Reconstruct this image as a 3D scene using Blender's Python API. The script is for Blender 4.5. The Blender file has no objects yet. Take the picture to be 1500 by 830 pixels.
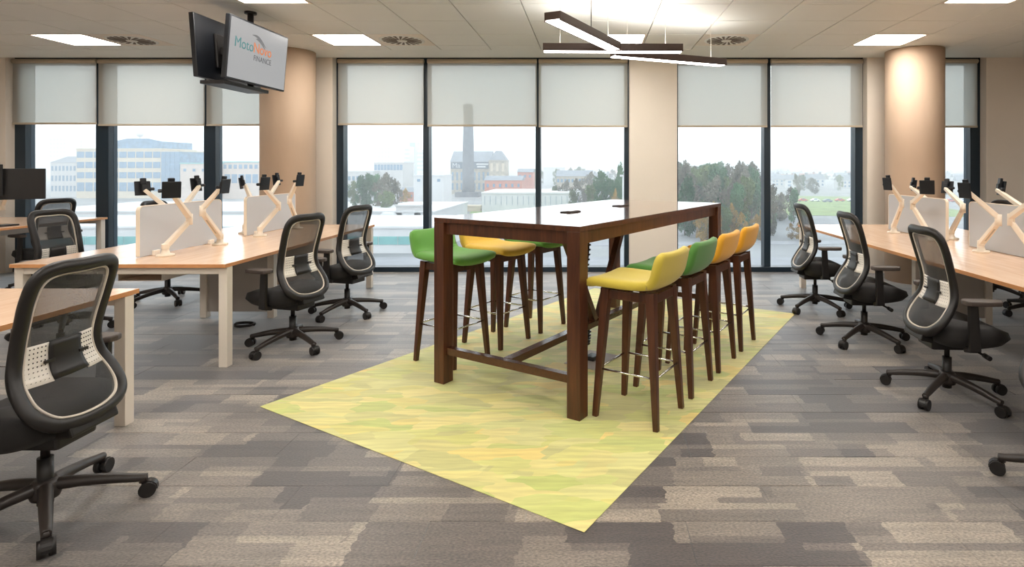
import bpy, bmesh, math, random
from mathutils import Vector, Matrix
R = math.radians
random.seed(7)
scn = bpy.context.scene
COL = scn.collection

# ---------------------------------------------------------------- camera
CAMZ = 1.39
cd = bpy.data.cameras.new('camera'); cam = bpy.data.objects.new('camera', cd); COL.objects.link(cam)
cam.location = (0, 0, CAMZ); cam.rotation_euler = (R(90), 0, 0)
cd.sensor_width = 36; cd.lens = 840/1500*36
cd.shift_x = (750-866)/1500; cd.shift_y = -(415-244)/1500
cd.clip_end = 9000
scn.camera = cam
# ---------------------------------------------------------------- sky (overcast) and exposure
w = bpy.data.worlds.new('overcast_sky'); scn.world = w; w.use_nodes = True
bg = w.node_tree.nodes['Background']
bg.inputs['Color'].default_value = (0.90, 0.96, 1.0, 1); bg.inputs['Strength'].default_value = 2.0
scn.view_settings.view_transform = 'Standard'; scn.view_settings.look = 'None'
scn.view_settings.exposure = 0.45; scn.view_settings.gamma = 1
scn.view_settings.use_curve_mapping = False
PANEL_STRENGTH = 19.0
PENDANT_STRENGTH = 12.0
LIGHT_COL = (1.0, 0.95, 0.89)
try:
    scn.cycles.max_bounces = 8; scn.cycles.transparent_max_bounces = 16
    scn.cycles.volume_bounces = 2; scn.cycles.sample_clamp_indirect = 6
except Exception: pass

# ---------------------------------------------------------------- materials
def srgb(r, g, b):
    f = lambda c: (c/255/12.92) if c <= 10 else ((c/255+.055)/1.055)**2.4
    return (f(r), f(g), f(b))
def nt(name):
    m = bpy.data.materials.new(name); m.use_nodes = True
    t = m.node_tree; return m, t, t.nodes, t.links
def mat(name, col, rough=.5, metal=0, spec=.5, var=0, vscale=8, bump=0, bscale=60, stretch=None, sheen=0, emis=0, coord='Object', objvar=0):
    m, t, N, L = nt(name)
    b = N['Principled BSDF']
    b.inputs['Base Color'].default_value = (*col, 1); b.inputs['Roughness'].default_value = rough
    b.inputs['Metallic'].default_value = metal; b.inputs['Specular IOR Level'].default_value = spec
    if sheen: b.inputs['Sheen Weight'].default_value = sheen
    if emis:
        b.inputs['Emission Color'].default_value = (*col, 1); b.inputs['Emission Strength'].default_value = emis
    tc = N.new('ShaderNodeTexCoord'); mp = N.new('ShaderNodeMapping'); L.new(tc.outputs[coord], mp.inputs[0])
    if stretch: mp.inputs['Scale'].default_value = stretch
    if var:
        n = N.new('ShaderNodeTexNoise'); n.inputs['Scale'].default_value = vscale; n.inputs['Detail'].default_value = 4
        L.new(mp.outputs[0], n.inputs['Vector'])
        r = N.new('ShaderNodeValToRGB')
        r.color_ramp.elements[0].position = .3; r.color_ramp.elements[1].position = .7
        r.color_ramp.elements[0].color = (*[c*(1-var) for c in col], 1); r.color_ramp.elements[1].color = (*[min(1, c*(1+var)) for c in col], 1)
        L.new(n.outputs['Fac'], r.inputs[0]); out = r.outputs[0]
        if objvar:
            oi = N.new('ShaderNodeObjectInfo'); h = N.new('ShaderNodeHueSaturation')
            mr = N.new('ShaderNodeMapRange'); mr.inputs[3].default_value = 1-objvar; mr.inputs[4].default_value = 1+objvar
            L.new(oi.outputs['Random'], mr.inputs[0]); L.new(mr.outputs[0], h.inputs['Value']); L.new(out, h.inputs['Color']); out = h.outputs[0]
        L.new(out, b.inputs['Base Color'])
    if bump:
        n2 = N.new('ShaderNodeTexNoise'); n2.inputs['Scale'].default_value = bscale; n2.inputs['Detail'].default_value = 3
        L.new(mp.outputs[0], n2.inputs['Vector'])
        bp = N.new('ShaderNodeBump'); bp.inputs['Strength'].default_value = bump; bp.inputs['Distance'].default_value = .004
        L.new(n2.outputs['Fac'], bp.inputs['Height']); L.new(bp.outputs[0], b.inputs['Normal'])
    return m
def emit(name, col, s):
    m, t, N, L = nt(name); N.remove(N['Principled BSDF'])
    e = N.new('ShaderNodeEmission'); e.inputs[0].default_value = (*col, 1); e.inputs[1].default_value = s
    L.new(e.outputs[0], N['Material Output'].inputs[0]); return m

def wood(name, c1, c2, rough, scale=(1.2, 14, 14), spec=.5):
    m, t, N, L = nt(name); b = N['Principled BSDF']; b.inputs['Roughness'].default_value = rough
    b.inputs['Specular IOR Level'].default_value = spec
    tc = N.new('ShaderNodeTexCoord'); mp = N.new('ShaderNodeMapping'); mp.inputs['Scale'].default_value = scale
    L.new(tc.outputs['Object'], mp.inputs[0])
    n = N.new('ShaderNodeTexNoise'); n.inputs['Scale'].default_value = 2.2; n.inputs['Detail'].default_value = 8; n.inputs['Distortion'].default_value = .6
    L.new(mp.outputs[0], n.inputs['Vector'])
    r = N.new('ShaderNodeValToRGB'); r.color_ramp.elements[0].position = .3; r.color_ramp.elements[1].position = .72
    r.color_ramp.elements[0].color = (*c1, 1); r.color_ramp.elements[1].color = (*c2, 1)
    L.new(n.outputs['Fac'], r.inputs[0]); L.new(r.outputs[0], b.inputs['Base Color'])
    bp = N.new('ShaderNodeBump'); bp.inputs['Strength'].default_value = .08; bp.inputs['Distance'].default_value = .001
    L.new(n.outputs['Fac'], bp.inputs['Height']); L.new(bp.outputs[0], b.inputs['Normal'])
    return m

def carpet_mat():
    m, t, N, L = nt('grey_carpet'); b = N['Principled BSDF']
    b.inputs['Roughness'].default_value = .45; b.inputs['Specular IOR Level'].default_value = .6
    b.inputs['Sheen Weight'].default_value = .75; b.inputs['Sheen Roughness'].default_value = .45; b.inputs['Sheen Tint'].default_value = (.88, .94, 1, 1)
    g = N.new('ShaderNodeNewGeometry')
    jn = N.new('ShaderNodeTexNoise'); jn.inputs['Scale'].default_value = 28; L.new(g.outputs['Position'], jn.inputs['Vector'])
    jit = N.new('ShaderNodeVectorMath'); jit.operation = 'MULTIPLY_ADD'; jit.inputs[1].default_value = (.05, .010, 0); L.new(jn.outputs['Color'], jit.inputs[0]); L.new(g.outputs['Position'], jit.inputs[2])
    def brick(wd, ht, off, c1, c2, shift, sq=1):
        mp = N.new('ShaderNodeMapping'); mp.inputs['Location'].default_value = shift
        L.new(jit.outputs[0], mp.inputs[0])
        k = N.new('ShaderNodeTexBrick'); k.inputs['Scale'].default_value = 1
        k.inputs['Mortar Size'].default_value = 0; k.inputs['Brick Width'].default_value = wd; k.inputs['Row Height'].default_value = ht
        k.offset = off; k.offset_frequency = 2; k.squash = sq; k.squash_frequency = 3
        k.inputs['Color1'].default_value = (c1, c1, c1, 1); k.inputs['Color2'].default_value = (c2, c2, c2, 1); k.inputs['Mortar'].default_value = (c1, c1, c1, 1)
        L.new(mp.outputs[0], k.inputs['Vector']); return k.outputs['Color']
    a = brick(.62, .25, .37, .0, 1.0, (3.1, 0, 0), 1.5)
    c = brick(.41, .125, .43, .0, 1.0, (1.3, 0, 0), .7)
    d = brick(.85, .0833, .29, .0, 1.0, (7.7, 0, 0), 1.2)
    def mix(x, y, f):
        k = N.new('ShaderNodeMix'); k.data_type = 'RGBA'; k.inputs[0].default_value = f
        L.new(x, k.inputs[6]); L.new(y, k.inputs[7]); return k.outputs[2]
    s = mix(mix(a, c, .48), d, .22)
    rp = N.new('ShaderNodeValToRGB'); rp.color_ramp.interpolation = 'CONSTANT'
    e = rp.color_ramp.elements
    e[0].position = 0; e[0].color = (*srgb(66, 56, 51), 1)
    e[1].position = .38; e[1].color = (*srgb(96, 86, 78), 1)
    for p, cc in ((.52, (118, 107, 96)), (.66, (146, 134, 119)), (.8, (104, 94, 85))):
        q = e.new(p); q.color = (*srgb(*cc), 1)
    L.new(s, rp.inputs[0])
    n = N.new('ShaderNodeTexNoise'); n.inputs['Scale'].default_value = 105; n.inputs['Detail'].default_value = 4
    mp = N.new('ShaderNodeMapping'); mp.inputs['Scale'].default_value = (.8, 1.4, 1); L.new(g.outputs['Position'], mp.inputs[0]); L.new(mp.outputs[0], n.inputs['Vector'])
    mr = N.new('ShaderNodeMapRange'); mr.inputs[1].default_value = .3; mr.inputs[2].default_value = .7; mr.inputs[3].default_value = .5; mr.inputs[4].default_value = 1.65
    L.new(n.outputs['Fac'], mr.inputs[0])
    n3 = N.new('ShaderNodeTexNoise'); n3.inputs['Scale'].default_value = 9; n3.inputs['Detail'].default_value = 3
    mp3 = N.new('ShaderNodeMapping'); mp3.inputs['Scale'].default_value = (.35, 3, 1); L.new(g.outputs['Position'], mp3.inputs[0]); L.new(mp3.outputs[0], n3.inputs['Vector'])
    mr3 = N.new('ShaderNodeMapRange'); mr3.inputs[1].default_value = .3; mr3.inputs[2].default_value = .7; mr3.inputs[3].default_value = .8; mr3.inputs[4].default_value = 1.2
    L.new(n3.outputs['Fac'], mr3.inputs[0])
    mm = N.new('ShaderNodeMath'); mm.operation = 'MULTIPLY'; L.new(mr.outputs[0], mm.inputs[0]); L.new(mr3.outputs[0], mm.inputs[1])
    mx = N.new('ShaderNodeVectorMath'); mx.operation = 'SCALE'
    L.new(rp.outputs[0], mx.inputs[0]); L.new(mm.outputs[0], mx.inputs['Scale'])
    L.new(mx.outputs[0], b.inputs['Base Color'])
    bp = N.new('ShaderNodeBump'); bp.inputs['Strength'].default_value = .3; bp.inputs['Distance'].default_value = .003
    L.new(n.outputs['Fac'], bp.inputs['Height']); L.new(bp.outputs[0], b.inputs['Normal'])
    return m

def rug_mat():
    m, t, N, L = nt('yellow_green_carpet'); b = N['Principled BSDF']
    b.inputs['Roughness'].default_value = .6; b.inputs['Specular IOR Level'].default_value = .35; b.inputs['Sheen Weight'].default_value = .35
    g = N.new('ShaderNodeNewGeometry')
    def mp(src, sc, rot=0):
        k = N.new('ShaderNodeMapping'); k.inputs['Scale'].default_value = sc; k.inputs['Rotation'].default_value = (0, 0, rot)
        L.new(src, k.inputs[0]); return k.outputs[0]
    # zig-zag leaf shapes: stretched voronoi cells, edges bent by noise
    nz = N.new('ShaderNodeTexNoise'); nz.inputs['Scale'].default_value = 5; nz.inputs['Detail'].default_value = 2
    L.new(mp(g.outputs['Position'], (1, 1, 1)), nz.inputs['Vector'])
    ad = N.new('ShaderNodeVectorMath'); ad.operation = 'MULTIPLY_ADD'
    ad.inputs[1].default_value = (.12, .04, 0)
    L.new(nz.outputs['Color'], ad.inputs[0]); L.new(g.outputs['Position'], ad.inputs[2])
    v = N.new('ShaderNodeTexVoronoi'); v.distance = 'MANHATTAN'; v.inputs['Scale'].default_value = 1
    L.new(mp(ad.outputs[0], (4.6, 10.5, 1), R(14)), v.inputs['Vector'])
    sp = N.new('ShaderNodeSeparateColor'); L.new(v.outputs['Color'], sp.inputs[0])
    rp = N.new('ShaderNodeValToRGB'); rp.color_ramp.interpolation = 'EASE'; e = rp.color_ramp.elements
    e[0].position = 0; e[0].color = (*srgb(196, 204, 116), 1)
    e[1].position = 1; e[1].color = (*srgb(234, 212, 128), 1)
    for p, c in ((.25, (218, 214, 142)), (.45, (202, 198, 128)), (.6, (230, 218, 142)), (.8, (206, 208, 122))):
        q = e.new(p); q.color = (*srgb(*c), 1)
    L.new(sp.outputs[0], rp.inputs[0])
    n = N.new('ShaderNodeTexNoise'); n.inputs['Scale'].default_value = 1; n.inputs['Detail'].default_value = 5
    L.new(mp(ad.outputs[0], (4, 38, 1), R(10)), n.inputs['Vector'])
    mr = N.new('ShaderNodeMapRange'); mr.inputs[1].default_value = .3; mr.inputs[2].default_value = .7; mr.inputs[3].default_value = .86; mr.inputs[4].default_value = 1.14
    L.new(n.outputs['Fac'], mr.inputs[0])
    mx = N.new('ShaderNodeVectorMath'); mx.operation = 'SCALE'; L.new(rp.outputs[0], mx.inputs[0]); L.new(mr.outputs[0], mx.inputs['Scale'])
    L.new(mx.outputs[0], b.inputs['Base Color'])
    n2 = N.new('ShaderNodeTexNoise'); n2.inputs['Scale'].default_value = 220
    L.new(g.outputs['Position'], n2.inputs['Vector'])
    bp = N.new('ShaderNodeBump'); bp.inputs['Strength'].default_value = .3; bp.inputs['Distance'].default_value = .002
    L.new(n2.outputs['Fac'], bp.inputs['Height']); L.new(bp.outputs[0], b.inputs['Normal'])
    return m

def glass_mat():
    m, t, N, L = nt('window_glass'); N.remove(N['Principled BSDF'])
    tr = N.new('ShaderNodeBsdfTransparent'); tr.inputs[0].default_value = (.97, .985, .985, 1)
    gl = N.new('ShaderNodeBsdfGlossy'); gl.inputs['Roughness'].default_value = .02
    fr = N.new('ShaderNodeFresnel'); fr.inputs[0].default_value = 1.35
    mx = N.new('ShaderNodeMixShader'); L.new(fr.outputs[0], mx.inputs[0]); L.new(tr.outputs[0], mx.inputs[1]); L.new(gl.outputs[0], mx.inputs[2])
    L.new(mx.outputs[0], N['Material Output'].inputs[0]); return m
def blind_mat():
    m, t, N, L = nt('blind_fabric'); N.remove(N['Principled BSDF'])
    g = N.new('ShaderNodeTexCoord'); n = N.new('ShaderNodeTexNoise'); n.inputs['Scale'].default_value = 220; L.new(g.outputs['Object'], n.inputs['Vector'])
    d = N.new('ShaderNodeBsdfDiffuse'); d.inputs[0].default_value = (.60, .55, .48, 1)
    tl = N.new('ShaderNodeBsdfTranslucent'); tl.inputs[0].default_value = (.66, .70, .65, 1)
    tp = N.new('ShaderNodeBsdfTransparent'); tp.inputs[0].default_value = (1, 1, .97, 1)
    m1 = N.new('ShaderNodeMixShader'); m1.inputs[0].default_value = .5; L.new(d.outputs[0], m1.inputs[1]); L.new(tl.outputs[0], m1.inputs[2])
    mr = N.new('ShaderNodeMapRange'); mr.inputs[3].default_value = .09; mr.inputs[4].default_value = .15; L.new(n.outputs['Fac'], mr.inputs[0])
    m2 = N.new('ShaderNodeMixShader'); L.new(mr.outputs[0], m2.inputs[0]); L.new(m1.outputs[0], m2.inputs[1]); L.new(tp.outputs[0], m2.inputs[2])
    L.new(m2.outputs[0], N['Material Output'].inputs[0]); return m
def mesh_fabric():
    m, t, N, L = nt('chair_mesh_fabric'); b = N['Principled BSDF']
    b.inputs['Base Color'].default_value = (.022, .021, .021, 1); b.inputs['Roughness'].default_value = .6; b.inputs['Sheen Weight'].default_value = .08
    tp = N.new('ShaderNodeBsdfTransparent'); mx = N.new('ShaderNodeMixShader')
    tc = N.new('ShaderNodeTexCoord'); wv = N.new('ShaderNodeTexNoise'); wv.inputs['Scale'].default_value = 500
    L.new(tc.outputs['Object'], wv.inputs['Vector'])
    mr = N.new('ShaderNodeMapRange'); mr.inputs[3].default_value = .10; mr.inputs[4].default_value = .30; L.new(wv.outputs['Fac'], mr.inputs[0])
    L.new(mr.outputs[0], mx.inputs[0]); L.new(b.outputs[0], mx.inputs[1]); L.new(tp.outputs[0], mx.inputs[2])
    L.new(mx.outputs[0], N['Material Output'].inputs[0]); return m

M = {}
M['carpet'] = carpet_mat(); M['rug'] = rug_mat(); M['glass'] = glass_mat(); M['blind'] = blind_mat(); M['mesh'] = mesh_fabric()
M['wall'] = mat('beige_wall_paint', srgb(234, 224, 211), .85, var=.02, vscale=2)
M['ceil'] = mat('ceiling_tile_metal', srgb(234, 235, 230), .55, var=.015, vscale=1.5)
M['ceil_dark'] = mat('ceiling_joint', srgb(120, 112, 104), .8)
M['frame'] = mat('dark_blue_grey_metal', srgb(30, 46, 58), .35, spec=.5)
M['bar'] = mat('blind_rail_beige', srgb(196, 182, 160), .5)
M['concrete'] = mat('column_concrete', srgb(192, 167, 143), .7, var=.07, vscale=3, bump=.15, bscale=14, stretch=(1, 1, .35))
M['walnut'] = wood('dark_walnut', srgb(62, 33, 20), srgb(98, 56, 34), .34, (14, 14, 1.3))
M['walnut_top'] = wood('walnut_table_top', srgb(84, 50, 32), srgb(126, 80, 54), .16, (1.2, 14, 14))
for q in (M['walnut_top'].node_tree.nodes['Principled BSDF'],): q.inputs['Coat Weight'].default_value = 1; q.inputs['Coat Roughness'].default_value = .10; q.inputs['Coat IOR'].default_value = 1.7
M['walnut_bar'] = mat('dark_walnut_rail', srgb(80, 46, 29), .22, var=.12, vscale=6, stretch=(1, 8, 8))
M['beech'] = wood('pale_beech_top', srgb(222, 186, 156), srgb(236, 204, 176), .2, (12, 1.0, 12))
M['beech_edge'] = wood('beech_edge_band', srgb(206, 142, 88), srgb(222, 160, 104), .45, (6, 1, 10))
M['white'] = mat('cream_white_metal', srgb(236, 226, 212), .4)
M['warmwhite'] = mat('warm_white_arm', srgb(242, 228, 208), .35)
M['screen_fab'] = mat('grey_screen_fabric', srgb(196, 199, 203), .8, bump=.1, bscale=300)
M['panel_grey'] = mat('taupe_panel', srgb(182, 175, 168), .6)
M['black'] = mat('black_plastic', srgb(27, 24, 23), .42)
M['base'] = mat('dark_brown_plastic', srgb(48, 42, 39), .4)
M['seat_black'] = mat('black_seat_fabric', srgb(24, 21, 20), .8, sheen=.06, bump=.2, bscale=400)
M['pad'] = mat('armrest_soft_plastic', srgb(74, 64, 58), .5)
M['rim'] = mat('pale_frame_trim', srgb(214, 204, 190), .4)
M['plate'] = mat('white_perforated_plastic', srgb(236, 230, 220), .4)
M['chrome'] = mat('chrome', (.8, .8, .8), .18, metal=1)
M['lime'] = mat('lime_yellow_wool', srgb(206, 184, 62), .75, sheen=.3, bump=.15, bscale=300)
M['green'] = mat('green_wool', srgb(78, 136, 54), .75, sheen=.3, bump=.15, bscale=300)
M['lgreen'] = mat('light_green_wool', srgb(104, 168, 70), .75, sheen=.3, bump=.15, bscale=300)
M['orange'] = mat('warm_yellow_wool', srgb(240, 172, 34), .75, sheen=.3, bump=.15, bscale=300)
M['yellow'] = mat('soft_yellow_wool', srgb(236, 194, 72), .75, sheen=.3, bump=.15, bscale=300)
M['monitor'] = mat('black_monitor', srgb(16, 19, 25), .45)
M['lamp_body'] = mat('bronze_brown_lamp', srgb(70, 52, 44), .45)
M['panel_light'] = emit('panel_light', LIGHT_COL, PANEL_STRENGTH)
M['pendant_light'] = emit('pendant_light', LIGHT_COL, PENDANT_STRENGTH)
M['pendant_up'] = emit('pendant_uplight', LIGHT_COL, 11.0)
M['tvscreen'] = mat('tv_grey_picture', srgb(172, 172, 173), .25, emis=.62)
M['tvscreen'].node_tree.nodes['Principled BSDF'].inputs['Base Color'].default_value = (.02, .02, .02, 1)
M['teal'] = mat('teal_ink', srgb(8, 132, 134), .4, emis=.55)
M['org'] = mat('orange_ink', srgb(226, 116, 30), .4, emis=.6)
M['gry'] = mat('grey_ink', srgb(92, 94, 98), .4, emis=.6)
for k in ('teal', 'org', 'gry'): M[k].node_tree.nodes['Principled BSDF'].inputs['Base Color'].default_value = (.02, .02, .02, 1)

# ---------------------------------------------------------------- mesh building
class MB:
    def __init__(s): s.v = []; s.f = []; s.mi = []; s.sm = []
    def add(s, vs, fs, mi=0, smooth=False):
        o = len(s.v); s.v += [tuple(v) for v in vs]
        for f in fs: s.f.append([o+i for i in f]); s.mi.append(mi); s.sm.append(smooth)
        return s
    def box(s, x0, x1, y0, y1, z0, z1, mi=0, M4=None):
        vs = [(x, y, z) for z in (z0, z1) for y in (y0, y1) for x in (x0, x1)]
        if M4 is not None: vs = [M4 @ Vector(v) for v in vs]
        return s.add(vs, [(0, 2, 3, 1), (4, 5, 7, 6), (0, 1, 5, 4), (2, 6, 7, 3), (0, 4, 6, 2), (1, 3, 7, 5)], mi)
    def cbox(s, c, d, mi=0, M4=None):
        return s.box(c[0]-d[0]/2, c[0]+d[0]/2, c[1]-d[1]/2, c[1]+d[1]/2, c[2]-d[2]/2, c[2]+d[2]/2, mi, M4)
    def bar(s, p, q, w, h, w2=None, h2=None, up=(0, 0, 1), mi=0):
        """rectangular bar from p to q: w across, h along up; tapers to w2, h2"""
        p = Vector(p); q = Vector(q); t = (q-p).normalized(); u = Vector(up); u = (u-t*u.dot(t)).normalized(); b = t.cross(u)
        w2 = w if w2 is None else w2; h2 = h if h2 is None else h2
        vs = []
        for c, a, e in ((p, w, h), (q, w2, h2)):
            for i, j in ((-1, -1), (1, -1), (1, 1), (-1, 1)): vs.append(c+b*(a/2*i)+u*(e/2*j))
        return s.add(vs, [(3, 2, 1, 0), (4, 5, 6, 7), (0, 1, 5, 4), (1, 2, 6, 5), (2, 3, 7, 6), (3, 0, 4, 7)], mi)
    def cyl(s, p, q, r, r2=None, n=16, mi=0, caps=True):
        p = Vector(p); q = Vector(q); r2 = r if r2 is None else r2
        t = (q-p).normalized(); a = t.orthogonal().normalized(); b = t.cross(a)
        vs = []
        for c, rr in ((p, r), (q, r2)):
            for i in range(n):
                th = 2*math.pi*i/n; vs.append(c+a*(rr*math.cos(th))+b*(rr*math.sin(th)))
        s.add(vs, [(i, (i+1) % n, n+(i+1) % n, n+i) for i in range(n)], mi, True)
        if caps: s.add(vs, [list(range(n))[::-1], list(range(n, 2*n))], mi)
        return s
    def lathe(s, prof, c=(0, 0, 0), n=20, mi=0, M4=None):
        vs = []; fs = []
        for r, z in prof:
            for i in range(n):
                th = 2*math.pi*i/n; v = Vector((c[0]+r*math.cos(th), c[1]+r*math.sin(th), c[2]+z)); vs.append(M4 @ v if M4 is not None else v)
        k = len(prof)
        for j in range(k-1):
            for i in range(n): fs.append((j*n+i, j*n+(i+1) % n, (j+1)*n+(i+1) % n, (j+1)*n+i))
        s.add(vs, fs, mi, True)
        s.add(vs, [list(range(n))[::-1], list(range((k-1)*n, k*n))], mi); return s
    def tube(s, pts, ra, rb=None, n=10, closed=False, ref=None, mi=0, radii=None):
        pts = [Vector(p) for p in pts]; k = len(pts); rb = ra if rb is None else rb; vs = []; fs = []; prev = None
        for i, p in enumerate(pts):
            if closed: t = pts[(i+1) % k]-pts[i-1]
            else: t = pts[min(i+1, k-1)]-pts[max(i-1, 0)]
            t.normalize()
            base = Vector(ref) if ref is not None else (prev if prev is not None else t.orthogonal())
            a = base-t*base.dot(t); a.normalize(); b = t.cross(a); prev = a
            sc = radii[i] if radii else 1
            for j in range(n):
                th = 2*math.pi*j/n; vs.append(p+a*(ra*sc*math.cos(th))+b*(rb*sc*math.sin(th)))
        for i in range(k if closed else k-1):
            i2 = (i+1) % k
            for j in range(n): fs.append((i*n+j, i*n+(j+1) % n, i2*n+(j+1) % n, i2*n+j))
        s.add(vs, fs, mi, True)
        if not closed: s.add(vs, [list(range(n))[::-1], list(range((k-1)*n, k*n))], mi)
        return s
    def grid(s, fn, nu, nv, mi=0, smooth=True):
        vs = [fn(i/(nu-1), j/(nv-1)) for j in range(nv) for i in range(nu)]
        return s.add(vs, [(j*nu+i, j*nu+i+1, (j+1)*nu+i+1, (j+1)*nu+i) for j in range(nv-1) for i in range(nu-1)], mi, smooth)
    def prism(s, poly, z0, z1, mi=0, M4=None):
        n = len(poly); vs = [Vector((x, y, z)) for z in (z0, z1) for x, y in poly]
        if M4 is not None: vs = [M4 @ v for v in vs]
        return s.add(vs, [list(range(n))[::-1], list(range(n, 2*n))]+[(i, (i+1) % n, n+(i+1) % n, n+i) for i in range(n)], mi)
    def mesh(s, name, mats):
        me = bpy.data.meshes.new(name); me.from_pydata(s.v, [], s.f); me.update()
        for m in (mats if isinstance(mats, (list, tuple)) else [mats]): me.materials.append(m)
        for p, i, sm in zip(me.polygons, s.mi, s.sm): p.material_index = i; p.use_smooth = sm
        return me
    def build(s, name, mats, parent=None, bevel=0, seg=2, sub=0, loc=None):
        me = s.mesh(name, mats)
        bm = bmesh.new(); bm.from_mesh(me); bmesh.ops.remove_doubles(bm, verts=bm.verts, dist=1e-5)
        bmesh.ops.recalc_face_normals(bm, faces=bm.faces)
        if bevel:
            es = [e for e in bm.edges if len(e.link_faces) == 2 and e.calc_face_angle(0) > .6 and not (e.link_faces[0].smooth and e.link_faces[1].smooth)]
            bmesh.ops.bevel(bm, geom=es, offset=bevel, segments=seg, profile=.6, affect='EDGES', clamp_overlap=True)
        bm.to_mesh(me); bm.free()
        o = bpy.data.objects.new(name, me); COL.objects.link(o)
        if parent: o.parent = parent
        if loc: o.location = loc
        if sub:
            k = o.modifiers.new('smooth', 'SUBSURF'); k.levels = sub; k.render_levels = sub
        return o

def tag(o, label=None, cat=None, group=None, kind=None):
    if label: o['label'] = label
    if cat: o['category'] = cat
    if group: o['group'] = group
    if kind: o['kind'] = kind
    return o
def thing(name, label, cat, loc=(0, 0, 0), rz=0, group=None):
    o = bpy.data.objects.new(name, None); COL.objects.link(o); o.empty_display_size = .1
    o.location = loc; o.rotation_euler = (0, 0, rz)
    return tag(o, label, cat, group)
def kids(o): return [c for c in bpy.data.objects if c.parent == o]
def dup(root, loc, rz, label, group=None, scale=None):
    def rec(o, par):
        c = o.copy(); COL.objects.link(c); c.parent = par
        for ch in CH.get(o.name, []): rec(ch, c)
        return c
    CH = {}
    for o in bpy.data.objects:
        if o.parent: CH.setdefault(o.parent.name, []).append(o)
    c = rec(root, None); c.location = loc; c.rotation_euler = (0, 0, rz); c['label'] = label
    if group: c['group'] = group
    if scale: c.scale = (scale,)*3 if isinstance(scale, (int, float)) else scale
    return c
def spline(pts, n=6, closed=False):
    pts = [Vector(p) for p in pts]; k = len(pts); out = []
    for i in range(k if closed else k-1):
        g = (lambda j: pts[j % k]) if closed else (lambda j: pts[max(0, min(k-1, j))])
        a, b, c, d = g(i-1), g(i), g(i+1), g(i+2)
        for q in range(n):
            t = q/n; out.append(.5*((2*b)+(c-a)*t+(2*a-5*b+4*c-d)*t*t+(3*b-a-3*c+d)*t**3))
    if not closed: out.append(pts[-1])
    return out
def lerp(tab, x):
    if x <= tab[0][0]: return tab[0][1]
    for (a, b), (c, d) in zip(tab, tab[1:]):
        if x <= c: return b+(d-b)*(x-a)/(c-a)
    return tab[-1][1]
def struct(o): o['kind'] = 'structure'; return o

# ================================================================ ROOM
CEIL = 2.81; YW = 7.48
TX, TY = .6075, .575
# floor: a slab with raised carpet planks
fl = struct(MB().box(-10, 8, -4, 7.75, -.3, -.008).build('floor', M['carpet']))
pm = MB().box(-.4992, .4992, -.1244, .1244, -.008, 0).mesh('carpet_plank', [M['carpet']])
npl = 0
row = 0
y = 1.75
while y < 7.6 and npl < 298:
    yc = y+.125
    x0 = -1.1*max(yc, 2)-.3; x1 = .86*max(yc, 2)+.3
    x = math.floor(x0)+(row*.37) % 1.0
    while x < x1 and npl < 298:
        xm = x+.5
        o = bpy.data.objects.new('carpet_plank', pm); COL.objects.link(o); o.parent = fl
        o.location = (xm, yc, random.uniform(-.0006, .0006)); npl += 1
        x += 1.0
    y += .25; row += 1
print('planks', npl)
# ceiling
cb = MB()
cb.box(-10, 8, -4, 7.75, CEIL+.03, CEIL+.2)
cb.box(-10, 8, -4, 3.285, CEIL, CEIL+.03)
cb.box(-10, -8.505, 3.285, 6.985, CEIL, CEIL+.03)
cb.box(6.685, 8, 3.285, 6.985, CEIL, CEIL+.03)
ceil = struct(cb.build('ceiling', M['ceil']))
jb = MB().box(-8.5, 6.68, 3.286, 6.975, CEIL+.022, CEIL+.029)
o = jb.build('joint', M['ceil_dark'], ceil)
struct(MB().box(-10, 8, 6.975, YW, CEIL, CEIL+.03).build('trim_1', M['ceil'], bevel=.004))
tm = MB().box(-TX/2+.0042, TX/2-.0042, -TY/2+.0042, TY/2-.0042, 0, .02)
t0 = tm.build('ceiling_tile', M['ceil'], ceil, bevel=.0025, seg=1); tmesh = t0.data
X0 = -2.43; Y0 = 6.16
LIGHT_COLS = (-6, -1, 4, 9); VENTS = [(-5, 0), (0, 0), (6, 0)]
def cell(i, j): return X0+TX*(i+.5), Y0+TY*(j+.5)
special = {(i, j) for i in (-6, -1, 4, 9) for j in (0, -3)} | set(VENTS)
special.discard((4, -3))
first = True
for i in range(-10, 15):
    for j in range(-5, 2):
        if (i, j) in special: continue
        cx, cy = cell(i, j)
        if j == 1:                      # cut half tile against the margin
            o = bpy.data.objects.new('ceiling_tile', tmesh); o.scale = (1, .40, 1); cy = Y0+TY+.12
        else:
            o = t0 if first else bpy.data.objects.new('ceiling_tile', tmesh)
        if not first: COL.objects.link(o)
        o.parent = ceil; o.location = (cx, cy, CEIL+random.uniform(-.0008, .0008)); first = False

# ceiling lights: recessed panels in the grid
def make_light():
    t = thing('ceiling_light', '', 'ceiling light')
    f = MB(); a, b, c, d = TX/2-.003, TY/2-.003, TX/2-.028, TY/2-.028
    f.box(-a, a, -b, -d, 0, .02); f.box(-a, a, d, b, 0, .02); f.box(-a, -c, -d, d, 0, .02); f.box(c, a, -d, d, 0, .02)
    f.build('frame', M['white'], t)
    MB().box(-c, c, -d, d, .012, .02).build('diffuser', M['panel_light'], t)
    return t
LG = 'square ceiling light panels'
L0 = make_light(); tag(L0, 'square recessed ceiling light above the left-hand blinds, beside a round vent, leftmost', None, LG)
L0.location = (*cell(-6, 0), CEIL)
dup(L0, (*cell(-1, 0), CEIL), 0, 'square recessed ceiling light between the hanging screens and a round vent', LG)
dup(L0, (*cell(4, 0), CEIL), 0, 'square recessed ceiling light behind the crossed pendant bars', LG)
dup(L0, (*cell(9, 0), CEIL), 0, 'square recessed ceiling light in front of the right round column', LG)
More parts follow.
